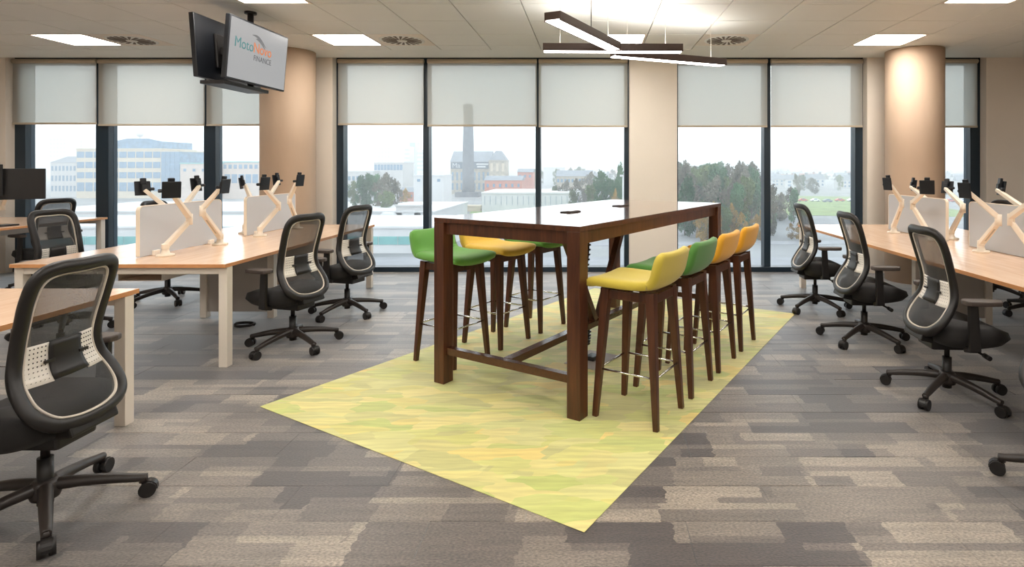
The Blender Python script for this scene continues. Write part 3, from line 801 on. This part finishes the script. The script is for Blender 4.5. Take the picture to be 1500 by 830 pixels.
# black monitors at far left, each on an arm
def monitor(x, y, z, yaw, label):
    t = thing('monitor', label, 'monitor', (x, y, z), yaw, 'black desk monitors')
    MB().box(-.02, .02, -.29, .29, -.17, .17).build('casing', M['monitor'], t, bevel=.005)
    MB().box(.0195, .0215, -.28, .28, -.16, .16).build('display', M['black'], t)
    MB().box(-.05, -.02, -.05, .05, -.05, .05).build('mount', M['black'], t, bevel=.004)
monitor(-6.36, 6.27, 1.20, R(-55), 'black desk monitor at far left, the one seen nearly whole')
monitor(-6.55, 5.98, 1.245, R(-42), 'black desk monitor at the left picture edge, mostly cut off')
arm((-6.75, 6.2), (-6.62, 6.45, .93), (-6.41, 6.30, 1.12), R(-55), 'white arm carrying the black desk monitor at far left', .745)
arm((-6.85, 5.75), (-6.8, 5.9, .93), (-6.62, 6.04, 1.16), R(-42), 'white arm carrying the cut-off monitor at the left picture edge', .745)
# bits on the far left desk
kb = MB().box(-.07, .07, -.19, .19, 0, .018).build('keyboard', M['black'], bevel=.005); kb.location = (-6.36, 6.12, .7455)
tag(kb, 'black keyboard lying on the far left desk', 'keyboard')
pt = thing('paper_tray', 'pale wire letter tray on the far left desk', 'tray', (-6.55, 6.05, .7455))
MB().box(-.12, .12, -.16, .16, 0, .006).build('base', M['white'], pt)
for zz in (.05, .1): 
    MB().tube([(-.12, -.16, zz), (.12, -.16, zz), (.12, .16, zz), (-.12, .16, zz)], .004, n=6, closed=True).build('wire', M['white'], pt)
for sx in (-.12, .12):
    for sy in (-.16, .16): MB().cyl((sx, sy, 0), (sx, sy, .1), .004, n=6).build('post', M['white'], pt)
# loose cable box under the left desk
cbx = thing('cable_coil', 'dark coil of cable on the carpet under the left desk', 'cable', (-3.02, 5.0, 0))
MB().tube([(.08*math.cos(a*.5), .06*math.sin(a*.5), .012+.004*(a % 7)/2) for a in range(26)], .010, n=6).build('coil', M['black'], cbx)

# ================================================================ HANGING SCREENS
def tv(x, y, z, rz, tilt, label, lit):
    t = thing('hanging_screen', label, 'screen', (x, y, z), 0, 'screens hung from the ceiling'); t.rotation_euler = (R(tilt), 0, rz)
    MB().box(-.45, .45, -.018, .022, -.265, .265).build('casing', M['monitor'], t, bevel=.006)
    MB().box(-.22, .22, .022, .05, -.16, .14).build('rear_housing', M['black'], t, bevel=.012)
    if lit: MB().box(-.437, .437, -.0195, -.0185, -.250, .250).build('display', M['tvscreen'], t)
    else: MB().box(-.437, .437, -.0195, -.0185, -.250, .250).build('display', M['black'], t)
    return t
T1 = tv(-2.995, 5.15, 2.385, R(90), 4.5, 'ceiling-hung screen showing a teal and orange logo on grey', True)
T2 = tv(-3.265, 5.15, 2.395, R(-90), 4.5, 'dark ceiling-hung screen back to back with the logo screen, seen from behind', False)
def text(s, size, x, z, mt, name, sx=1.0, par=T1):
    c = bpy.data.curves.new(name, 'FONT'); c.body = s; c.size = size; c.extrude = .0004; c.offset = 0 if s == 'Moto' else .0009*size/.125; c.space_character = .98
    o = bpy.data.objects.new(name, c); COL.objects.link(o)
    dg = bpy.context.evaluated_depsgraph_get(); me = bpy.data.meshes.new_from_object(o.evaluated_get(dg))
    bpy.data.objects.remove(o); me.materials.clear(); me.materials.append(mt)
    q = bpy.data.objects.new(name, me); COL.objects.link(q); q.parent = par
    q.rotation_euler = (R(90), 0, 0); q.location = (x, -.0205, z); q.scale = (sx, 1, 1)
    xs = [v.co.x for v in me.vertices]; return (max(xs)-min(xs))*sx
w1 = text('Moto', .125, -.375, .015, M['teal'], 'logo_word')
w2 = text('Novo', .125, -.375+w1+.008, .015, M['org'], 'logo_word')
text('FINANCE', .068, -.375+w1+.02, -.055, M['gry'], 'logo_word')
sw = MB()
def swoosh(x0, z0, L, h):
    pts = [(x0+L*u, h*math.sin(math.pi*(.15+.95*u))-.05*u) for u in [i/14 for i in range(15)]]
    wd = [.002+.011*math.sin(math.pi*i/14) for i in range(15)]
    vs = [(x, -.0206, z0+z+s*wd[i]) for s in (-1, 1) for i, (x, z) in enumerate(pts)]
    sw.add(vs, [(i, i+1, 16+i, 15+i) for i in range(14)])
swoosh(-.135, .145, .22, .03); swoosh(-.075, .125, .15, .022)
sw.build('logo_swoosh', M['gry'], T1)
mt = thing('ceiling_mount', 'black ceiling pole and bracket holding both hanging screens', 'mount', (-3.13, 5.15, 0))
MB().cyl((0, .12, 2.10), (0, .12, CEIL), .026, n=16).build('pole', M['black'], mt)
MB().lathe([(.05, CEIL-.02), (.05, CEIL-.001)], (0, .12, 0), n=20).build('ceiling_plate', M['black'], mt)
MB().box(-.10, .10, -.42, .24, 2.075, 2.105).build('shelf', M['black'], mt, bevel=.005)
MB().box(-.07, .07, -.2, .2, 2.36, 2.42).build('bracket', M['black'], mt, bevel=.004)

# ================================================================ PENDANT LAMP
pl = thing('pendant_lamp', 'suspended lamp of three crossed dark bars lit from beneath', 'pendant lamp', (.19, 5.0, 2.40))
def pbar(p, q, z):
    p = Vector(p)-Vector((.19, 5.0)); q = Vector(q)-Vector((.19, 5.0)); p = Vector((p.x, p.y, z)); q = Vector((q.x, q.y, z))
    W, H = .13, .062; t = (q-p).normalized(); s = Vector((-t.y, t.x, 0))
    b = MB(); up = Vector((0, 0, 1))
    b.bar(p+up*(H/2+.004), q+up*(H/2+.004), W, H-.008); o = b.build('light_bar', M['lamp_body'], pl, bevel=.002, seg=1)
    lip = MB()
    for sg in (-1, 1): lip.bar(p+s*(sg*(W/2-.004))+up*.002, q+s*(sg*(W/2-.004))+up*.002, .008, .012)
    lip.build('lip', M['lamp_body'], o)
    MB().bar(p+t*.006+up*.002, q-t*.006+up*.002, W-.018, .006).build('diffuser', M['pendant_light'], o)
    MB().bar(p+t*.02+up*(H+.001), q-t*.02+up*(H+.001), W-.03, .003).build('uplight_diffuser', M['pendant_up'], o)
    for a in (.12, .88):
        c = p.lerp(q, a); MB().cyl((c.x, c.y, H), (c.x, c.y, CEIL-2.40), .0015, n=6).build('suspension_wire', M['white'], pl)
pbar((-.27, 3.98), (.20, 4.98), .004); pbar((-.42, 5.03), (.80, 5.06), 0); pbar((.20, 5.26), (1.32, 5.74), 0)

# ================================================================ CITY OUTSIDE (seen from an upper floor)
ZG = -14.6
def X(px, D): return (px-866)*D/840
def Z(py, D): return CAMZ+(244-py)*D/840
E = {}
E['ground'] = mat('pale_asphalt', (.20, .21, .22), .9, var=.18, vscale=.06, coord='Object')
E['road'] = mat('grey_road', (.22, .23, .25), .9, var=.1, vscale=.3)
E['lawn'] = mat('winter_grass', (.16, .22, .08), .95, var=.25, vscale=.2)
E['hill'] = mat('distant_hill', (.05, .075, .08), .95, var=.5, vscale=.012)
E['cream'] = mat('cream_render', (.50, .43, .33), .8, var=.05, vscale=.3)
E['pink'] = mat('pinkish_render', (.48, .40, .35), .8, var=.05, vscale=.3)
E['pale'] = mat('pale_render', (.46, .46, .46), .8, var=.05, vscale=.3)
E['white'] = mat('white_cladding', (.50, .51, .52), .6, var=.04, vscale=.3)
E['bluegl'] = mat('blue_office_glass', (.10, .19, .30), .12, var=.3, vscale=.5)
E['teal'] = mat('teal_glazing', (.16, .36, .36), .2, var=.2, vscale=.4)
E['stone'] = mat('old_stone', (.34, .30, .24), .9, var=.2, vscale=.5)
E['slate'] = mat('slate_roof', (.16, .18, .21), .7, var=.15, vscale=.4)
E['brick'] = mat('red_brick', (.42, .16, .11), .9, var=.15, vscale=.6)
E['chim'] = mat('dark_chimney_brick', (.11, .12, .14), .9, var=.2, vscale=.5)
E['band'] = mat('dark_sign_board', (.07, .10, .14), .7)
E['roofred'] = mat('red_house_roof', (.30, .15, .11), .9, var=.2, vscale=.4)
E['bark'] = mat('bark', (.12, .10, .08), .9)
gd = struct(MB().box(-1500, 1500, 9, 3500, ZG-1, ZG).build('ground', E['ground']))
def flat(name, poly, mt, h=.06):
    return struct(MB().prism(poly, ZG, ZG+h).build(name, mt))
flat('road', [(-120, 93), (140, 93), (140, 101), (-120, 101)], E['road'])
flat('road', [(-60, 112), (40, 118), (140, 122), (140, 127), (40, 123), (-60, 117)], E['road'], .05)
flat('lawn', [(45, 190), (130, 182), (150, 300), (60, 330)], E['lawn'], .08)
flat('lawn', [(-40, 185), (-2, 190), (-2, 215), (-44, 212)], E['lawn'], .08)
# hills: a ridge of terrain far off, higher to the right
def hillf(u, v):
    x = -2200+4400*u; y = 900+2300*v
    ridge = lerp([(-2200, 25), (-600, 22), (0, 26), (250, 48), (600, 66), (1300, 78), (2200, 66)], x)
    rise = .5-.5*math.cos(math.pi*min(1, v/.75))
    return (x, y, ZG-1+rise*(ridge+14.6)+5*math.sin(x*.013+y*.004)*v+3*math.sin(x*.031)*v)
hm = MB(); hm.grid(hillf, 90, 24); struct(hm.build('hills', E['hill']))

def building(name, label, x0, x1, y0, depth, h, mt, rows=(), roofmat=None, parapet=.6, glass='bluegl', group=None, gable=None):
    """axis aligned block; rows: (z_low, z_high, count, fill) window rows on the front"""
    t = thing(name, label, 'building', ((x0+x1)/2, y0, ZG), 0, group)
    W = (x1-x0)/2
    b = MB(); b.box(-W, W, 0, depth, 0, h); b.build('wall', mt, t)
    if gable:
        r = MB(); r.add([(-W-.3, -.3, h), (W+.3, -.3, h), (W+.3, depth+.3, h), (-W-.3, depth+.3, h), (-W-.3, depth/2, h+gable), (W+.3, depth/2, h+gable)], [(0, 1, 5, 4), (2, 3, 4, 5), (0, 4, 3), (1, 2, 5), (3, 2, 1, 0)])
        r.build('roof', roofmat or E['slate'], t)
    else:
        MB().box(-W-.25, W+.25, -.25, depth+.25, h, h+parapet).build('roof', roofmat or mt, t)
    for zl, zh, n, fill in rows:
        st = 2*W/n
        me = MB().box(-st*fill/2, st*fill/2, -.12, .05, 0, zh-zl).mesh('window', [E[glass]])
        for i in range(n):
            o = bpy.data.objects.new('window', me); COL.objects.link(o); o.parent = t; o.location = (-W+st*(i+.5), 0, zl)
    return t
def bpx(name, label, p0, p1, ytop, D, depth, mt, rows=(), **k):
    h = Z(ytop, D)-ZG
    rr = [(Z(b, D)-ZG, Z(a, D)-ZG, n, f) for a, b, n, f in rows]
    return building(name, label, X(p0, D), X(p1, D), D, depth, h, mt, rr, **k)
o1 = bpx('office_block', 'cream office block with blue window bands beyond the left windows', 112, 236, 219, 290, 26, E['cream'],
    [(222, 231, 10, .86), (237, 246, 10, .86), (252, 261, 10, .86), (267, 280, 10, .86)])
building('office_tower', 'blue glazed stair tower at the right end of the cream office block', X(236, 288), X(263, 288), 288, 24, Z(222, 288)-ZG, E['bluegl'], [(4+3.4*i, 6.6+3.4*i, 4, .85) for i in range(6)], roofmat=E['cream'])
m = MB(); W = (X(232, 292)-X(160, 292))/2
m.add([v for y in (0, 22) for v in [(-W, y, 0), (-W, y, 3.6), (-W*.4, y, 5.2), (W*.4, y, 5.2), (W, y, 3.6), (W, y, 0)]], [(0, 1, 2, 3, 4, 5), (11, 10, 9, 8, 7, 6)]+[(i, 6+i, 6+(i+1) % 6, (i+1) % 6) for i in range(6)])
pn = m.build('penthouse', E['bluegl'], o1); pn.location = (8, 2, Z(219, 290)-ZG+.6)
bpx('apartment_block', 'pale block with three rows of small windows at far left', 74, 112, 238, 300, 20, E['pale'], [(243, 250, 7, .5), (257, 265, 7, .5), (272, 280, 7, .5)], gable=3.4)
bpx('office_block', 'plain pinkish block right of the blue stair tower', 264, 318, 240, 280, 22, E['pink'], [(247, 251, 4, .3)], roofmat=E['teal'])
bpx('office_block', 'long low block with a row of small blue windows by the left column', 318, 440, 238, 285, 24, E['pink'], [(241, 247, 16, .6), (255, 268, 12, .8)], roofmat=E['teal'])
for i, (p0, p1, yt, D, mt) in enumerate([(72, 97, 200, 950, 'pale'), (100, 121, 203, 980, 'pale'), (592, 600, 215, 800, 'pale'), (600, 608, 209, 830, 'bluegl'), (611, 620, 220, 800, 'pale'), (548, 572, 207, 1150, 'pale')]):
    lb = ['hazy pale tower block far off, leftmost of all', 'hazy pale tower block far off, second from left', 'hazy pale tower in the distance left of a bluish taller one', 'hazy bluish tower in the distance, left of the first middle mullion', 'small hazy tower in the distance next to the middle mullion', 'very faint pale tower above the row of trees'][i]
    bpx('tower_block', lb, p0, p1, yt, D, 22, E[mt], [(yt+3+6*j, yt+6+6*j, 5, .6) for j in range(5)], group='hazy tower blocks')
bpx('office_block', 'low building with blue top windows behind the middle trees', 548, 590, 239, 330, 20, E['pale'], [(241, 249, 9, .8)])
bpx('office_block', 'hazy long blue grey block behind the middle trees', 496, 546, 252, 320, 20, E['pale'], [(258, 264, 8, .6), (272, 279, 8, .6)])
bpx('white_block', 'white plain block just left of the first middle mullion', 606, 650, 258, 245, 14, E['white'], [(262, 266, 3, .3)])
bpx('terrace', 'low brick terrace left of the white block', 585, 606, 281, 260, 10, E['brick'], [(285, 289, 3, .4)], gable=2)
# low white halls in front of the left windows
for lb, x0, x1, y, dp, h in [('long low white hall with a teal glazed front, nearest the windows', -108, -28.5, 106, 24, 4.6), ('long flat white hall with a teal strip behind the nearest one', -150, -41, 150, 40, 4.0)]:
    building('low_hall', lb, x0, x1, y, dp, h, E['white'], [(h-3.0, h-1.5, 22, .96)], glass='teal', roofmat=E['white'], parapet=.4, group='low white halls')
building('low_hall', 'small white pavilion with teal front below the middle trees', X(540, 110), X(600, 110), 110, 14, 3.8, E['white'], [(1.0, 2.4, 6, .95)], glass='teal', parapet=.4, group='low white halls')
building('low_hall', 'pale square hall with a big white panel below the middle trees', X(580, 150), X(616, 150), 150, 10, 5.6, E['pale'], [(2.0, 4.6, 1, .5)], glass='white', parapet=.4)
tk = MB().lathe([(3.0, 0), (3.0, 3.6), (2.6, 4.1), (0, 4.4)], n=28); o = tk.build('storage_tank', E['white']); o.location = (X(569, 150), 152, ZG); tag(o, 'white round storage tank at the foot of the middle trees', 'tank')
bpx('shed', 'big pale grey shed seen over the high table', 706, 851, 284, 200, 30, E['white'], [(287, 300, 18, .06)], roofmat=E['white'])
bpx('wall_block', 'long low sandy wall left of the big pale shed', 630, 704, 303, 205, 3, E['cream'])
# old brewery: chimney, warehouse with sign, gabled tower
D = 305
ch = thing('brick_chimney', 'tall dark tapering brick chimney seen through the middle window', 'chimney', (X(686, D), D, ZG))
MB().lathe([(3.5, 0), (3.2, 9), (2.9, 25), (2.5, 46), (2.5, 47), (3.0, 47.4), (3.0, 49), (2.4, 49)], n=24).build('shaft', E['chim'], ch)
MB().box(-6, 6, -5, 5, 0, 2.6).build('plinth', E['chim'], ch)
s = MB()
for zz in (12, 20, 28, 36): s.lathe([(3.12-.0165*zz, zz), (3.15-.0165*zz, zz+.4)], n=24)
s.build('iron_band', E['band'], ch)
D = 335
bw = bpx('old_warehouse', 'old stone warehouse with slate roof and dark sign behind the chimney', 660, 718, 237, D, 18, E['stone'], [(252, 264, 9, .4), (268, 278, 9, .4)], gable=6.5)
bd = MB().box(-11.4, 11.4, -.5, -.15, 0, 3.8).build('sign_board', E['band'], bw); bd.location = (0, 0, Z(247, D)-ZG)
def sign(sx, z, body, size):
    c = bpy.data.curves.new('sign_letters', 'FONT'); c.body = body; c.size = size; c.extrude = .05
    o = bpy.data.objects.new('sign_letters', c); COL.objects.link(o); dg = bpy.context.evaluated_depsgraph_get()
    me = bpy.data.meshes.new_from_object(o.evaluated_get(dg)); bpy.data.objects.remove(o); me.materials.append(E['white'])
    q = bpy.data.objects.new('sign_letters', me); COL.objects.link(q); q.parent = bd; q.rotation_euler = (R(90), 0, 0); q.location = (sx, -.58, z)
sign(-10.6, .6, 'Ma', 4.0)
for k, (a, b, z) in enumerate([(3.6, 10.6, 2.2), (4.0, 9.0, .7)]): MB().box(a, b, -.6, -.5, z, z+.9).build('sign_strip', E['white'], bd)
tw = bpx('gabled_tower', 'stone tower with steep slate gable and arched windows beside the chimney', 716, 741, 236, D-6, 12, E['stone'], [(239, 251, 3, .45), (256, 262, 3, .4)], glass='cream')
Wt = (X(741, 329)-X(716, 329))/2; ht = Z(236, 329)-ZG
m = MB(); m.add([(-Wt-.3, -.3, ht), (Wt+.3, -.3, ht), (Wt+.3, 12.3, ht), (-Wt-.3, 12.3, ht), (-1.6, 4, ht+6), (1.6, 4, ht+6), (1.6, 8, ht+6), (-1.6, 8, ht+6)], [(0, 1, 5, 4), (1, 2, 6, 5), (2, 3, 7, 6), (3, 0, 4, 7), (4, 5, 6, 7), (3, 2, 1, 0)])
m.build('steep_roof', E['slate'], tw)
bpx('brick_shed', 'low red brick building right of the chimney', 710, 764, 264, 285, 12, E['brick'], [(269, 274, 6, .35)], gable=2.2)
bpx('brick_shed', 'red brick building by the second middle mullion', 758, 780, 252, 330, 14, E['brick'], [(256, 260, 3, .4)], gable=2)
bpx('low_block', 'low dark brown-roofed block seen beyond the pale shed', 815, 868, 258, 300, 16, E['stone'], [(262, 267, 10, .6)], roofmat=E['slate'], gable=3.0)
bpx('low_block', 'white low building in the haze right of the second mullion', 796, 826, 246, 480, 18, E['white'])
lp = thing('light_mast', 'slim white mast at the right edge of the middle window', 'mast', (X(913, 150), 150, ZG))
MB().cyl((0, 0, 0), (0, 0, 13.5), .34, .24, n=10).build('pole', E['white'], lp); MB().box(-.9, .9, -.3, .3, 13.4, 13.9).build('lamp_head', E['white'], lp)
mk = thing('mast', 'thin pale mast with round head above the cream office block', 'mast', (X(205, 420), 420, ZG))
MB().cyl((0, 0, 0), (0, 0, 38), .4, .3, n=8).build('pole', E['pale'], mk); MB().lathe([(0, 37), (2.2, 38.5), (2.4, 40), (1, 41.5), (0, 42)], n=14).build('head', E['pale'], mk)
# hillside houses: one mesh each (a few pixels)
def house_mesh(wm, rm):
    m = MB(); m.box(-5, 5, -3.5, 3.5, -3, 5); m.add([(-5.3, -3.9, 5), (5.3, -3.9, 5), (5.3, 3.9, 5), (-5.3, 3.9, 5), (-5.3, 0, 8.2), (5.3, 0, 8.2)], [(0, 1, 5, 4), (2, 3, 4, 5), (0, 4, 3), (1, 2, 5)], 1)
    m.box(3, 4, -.5, .5, 7, 9.5, 1)
    for x in (-3.2, 0, 3.2):
        for z in (.8, 3): m.box(x-.6, x+.6, -3.6, -3.45, z, z+1.2, 2)
    return m.mesh('house', [E[wm], E[rm], E['bluegl']])
hms = [house_mesh('white', 'slate'), house_mesh('cream', 'roofred'), house_mesh('pale', 'slate'), house_mesh('brick', 'roofred')]
rnd = random.Random(4)
def hill_z(x, y):
    if y < 900: return ZG
    p = hillf((x+2200)/4400, (y-900)/2300); return p[2]
HL = ['small hazy white house with slate roof among the distant houses', 'small hazy cream house with red roof among the distant houses', 'small hazy pale grey house with slate roof among the distant houses', 'small hazy brick house with red roof among the distant houses']
for i in range(170):
    y = 400*(1+rnd.random()**1.2*2.6)
    if i < 130: px = rnd.uniform(1125, 1450)
    elif i < 150: px = rnd.uniform(985, 1120)
    else: px = rnd.uniform(760, 925)
    if i >= 130: y = max(y, 520)
    k = rnd.choice((0, 0, 0, 1, 2, 2, 3)); o = bpy.data.objects.new('house', hms[k]); COL.objects.link(o)
    x = X(px, y); o.location = (x, y, hill_z(x, y)); o.rotation_euler = (0, 0, rnd.uniform(-.5, .5)); s = rnd.uniform(.8, 1.3); o.scale = (s*rnd.choice((1, 1, 1.5)), s, s)
    tag(o, HL[k], 'house', HL[k].replace('small hazy', 'hazy').replace(' house', ' houses', 1).split(' among')[0])
# trees
def leafmat(name, c): return mat(name, c, .9, var=.45, vscale=.5, objvar=.25)
E['evergreen'] = leafmat('dark_green_leaves', (.065, .14, .065)); E['olive'] = leafmat('olive_leaves', (.12, .16, .065)); E['bare'] = leafmat('bare_twigs', (.15, .14, .105)); E['rust'] = leafmat('yellowing_leaves', (.28, .18, .05))
def crown_mesh(name, seed, n, shape, mt):
    r = random.Random(seed); m = MB(); blobs = []
    for i in range(16):
        z = r.uniform(.12, .92)
        rad = {'cone': .42*(1.05-z)+.05, 'round': .42*math.sqrt(max(.05, 1-(2*z-1)**2)), 'spread': .30+.18*z}[shape]
        a = r.uniform(0, 6.28); d = rad*r.uniform(.2, .75); blobs.append((d*math.cos(a), d*math.sin(a), z, r.uniform(.09, .17)))
    for i in range(n):
        bx, by, bz, br = r.choice(blobs)
        v = Vector((r.gauss(0, 1), r.gauss(0, 1), r.gauss(0, 1))).normalized()*br*r.random()**.35
        c = Vector((bx, by, bz))+v; a = Vector((r.gauss(0, 1), r.gauss(0, 1), r.gauss(0, .7))).normalized(); b = a.orthogonal().normalized(); s = r.uniform(.016, .040)
        m.add([c-a*s, c+b*s*.8, c+a*s, c-b*s*.8], [(0, 1, 2, 3)])
    return m.mesh(name, [mt])
CM = {}
for k, (nm, shp, n) in {'evergreen': ('foliage', 'cone', 2200), 'round': ('foliage', 'round', 2400), 'olive': ('foliage', 'spread', 2000), 'bare': ('foliage', 'spread', 1500), 'rust': ('foliage', 'round', 1200)}.items():
    CM[k] = crown_mesh(nm, hash(k) % 97 if False else len(k)*7+3, n, shp, E['evergreen' if k == 'round' else k])
def trunk_mesh():
    m = MB(); m.cyl((0, 0, 0), (0, 0, .55), .022, .012, n=8)
    r = random.Random(2)
    for i in range(9):
        z = r.uniform(.2, .5); a = r.uniform(0, 6.28); m.cyl((0, 0, z), (.28*math.cos(a), .28*math.sin(a), z+r.uniform(.15, .4)), .008, .003, n=5, caps=False)
    return m.mesh('trunk', [E['bark']])
TM = trunk_mesh()
TN = {'evergreen': ('conifer', 'tall dark pointed evergreen tree'), 'round': ('evergreen_tree', 'round dense dark green tree'), 'olive': ('leafy_tree', 'olive green spreading tree'), 'bare': ('bare_tree', 'brownish bare-twigged winter tree'), 'rust': ('autumn_shrub', 'yellow brown leafy shrub')}
def tree(kind, x, y, h, wd, where):
    t = thing(TN[kind][0], TN[kind][1]+' '+where, 'shrub' if kind == 'rust' else 'tree', (x, y, ZG), rnd.uniform(0, 6.28), TN[kind][1]+'s '+where)
    t.scale = (wd, wd, h)
    for nm, me in (('foliage', CM[kind]), ('trunk', TM)):
        o = bpy.data.objects.new(nm, me); COL.objects.link(o); o.parent = t
def grove(spec, where):
    for kind, px, D, ytop, wpx in spec:
        tree(kind, X(px, D), D, Z(ytop, D)-ZG, wpx*D/840, where)
w1 = 'in the clump outside the window right of the left column'
grove([('round', 528, 172, 258, 34), ('round', 540, 178, 255, 34), ('bare', 560, 170, 254, 42), ('bare', 574, 176, 256, 34), ('olive', 520, 182, 266, 30), ('round', 552, 186, 256, 34), ('bare', 582, 184, 262, 28), ('olive', 566, 164, 280, 30), ('rust', 595, 190, 276, 26)], w1)
w2 = 'seen over the far edge of the high table'
grove([('round', 880, 160, 251, 34), ('round', 893, 168, 262, 36), ('evergreen', 908, 164, 238, 28), ('round', 905, 158, 262, 34), ('olive', 866, 172, 270, 30), ('rust', 900, 150, 277, 18), ('bare', 848, 200, 262, 34), ('bare', 826, 210, 264, 30), ('olive', 838, 180, 278, 26), ('bare', 862, 240, 252, 36), ('olive', 812, 215, 272, 20), ('round', 918, 170, 262, 30)], w2)
w3 = 'in the wood outside the window right of the beige pier'
gs = []
for i in range(64):
    kind = rnd.choice(('evergreen', 'bare', 'olive', 'evergreen', 'bare', 'round')); px = rnd.uniform(985, 1128); D = rnd.uniform(128, 235)
    gs.append((kind, px, D, rnd.uniform(236, 262)+(D < 150)*10, rnd.uniform(36, 60)))
for i in range(22): gs.append((rnd.choice(('rust', 'rust', 'olive')), rnd.uniform(1020, 1120), rnd.uniform(118, 132), rnd.uniform(295, 322), rnd.uniform(20, 32)))
grove(gs, w3)
w4 = 'on the slope left of the green lawn outside'
gs = []
for i in range(12): gs.append((rnd.choice(('olive', 'bare', 'evergreen')), rnd.uniform(1125, 1164), rnd.uniform(125, 190), rnd.uniform(272, 296), rnd.uniform(22, 34)))
for i in range(5): gs.append(('rust', rnd.uniform(1132, 1190), rnd.uniform(116, 128), rnd.uniform(320, 332), rnd.uniform(16, 24)))
grove(gs, w4)
w5 = 'among the distant houses'
gs = []
for i in range(60): gs.append((rnd.choice(('bare', 'bare', 'olive')), rnd.uniform(1130, 1445), rnd.uniform(300, 760), rnd.uniform(252, 266), rnd.uniform(12, 24)))
for i in range(12): gs.append((rnd.choice(('bare', 'olive')), rnd.uniform(780, 925), rnd.uniform(330, 520), rnd.uniform(244, 258), rnd.uniform(14, 26)))
grove(gs, w5)
# parked cars along the hillside road
cmsh = []
for c in ((.75, .75, .77), (.2, .22, .26), (.45, .1, .08)):
    m = MB(); prof = [(-2.1, .35), (-2.1, .9), (-1.4, 1.0), (-.8, 1.5), (.7, 1.5), (1.4, .98), (2.1, .85), (2.1, .35)]
    M4 = Matrix(((1, 0, 0, 0), (0, 0, 1, 0), (0, 1, 0, 0), (0, 0, 0, 1))); m.prism(prof, -.85, .85, 0, M4)
    for x in (-1.3, 1.3): m.cyl((x, -.88, .33), (x, .88, .33), .33, n=12, mi=1)
    m.box(-.75, .65, -.87, .87, 1.02, 1.42, 2)
    cmsh.append(m.mesh('car', [mat('car_paint', c, .3), E['band'], E['bluegl']]))
for i in range(16):
    k = i % 3; o = bpy.data.objects.new('parked_car', cmsh[k]); COL.objects.link(o); D = 262+rnd.uniform(-4, 4); o.location = (X(1140+i*18, D), D, ZG); o.rotation_euler = (0, 0, rnd.uniform(-.1, .1))
    lb = ('white', 'dark grey', 'red')[k]; tag(o, f'tiny {lb} car parked in the row below the distant houses', 'car', f'{lb} cars parked below the distant houses')
# haze between the window and the hills
hz, t_, N_, L_ = nt('morning_haze'); N_.remove(N_['Principled BSDF'])
vs = N_.new('ShaderNodeVolumeScatter'); vs.inputs['Color'].default_value = (.95, .98, 1, 1); vs.inputs['Density'].default_value = .0011; vs.inputs['Anisotropy'].default_value = .0
L_.new(vs.outputs[0], N_['Material Output'].inputs['Volume'])
hzo = MB().box(-1600, 1600, 40, 3400, ZG-.5, 70).build('haze', hz); hzo['kind'] = 'stuff'
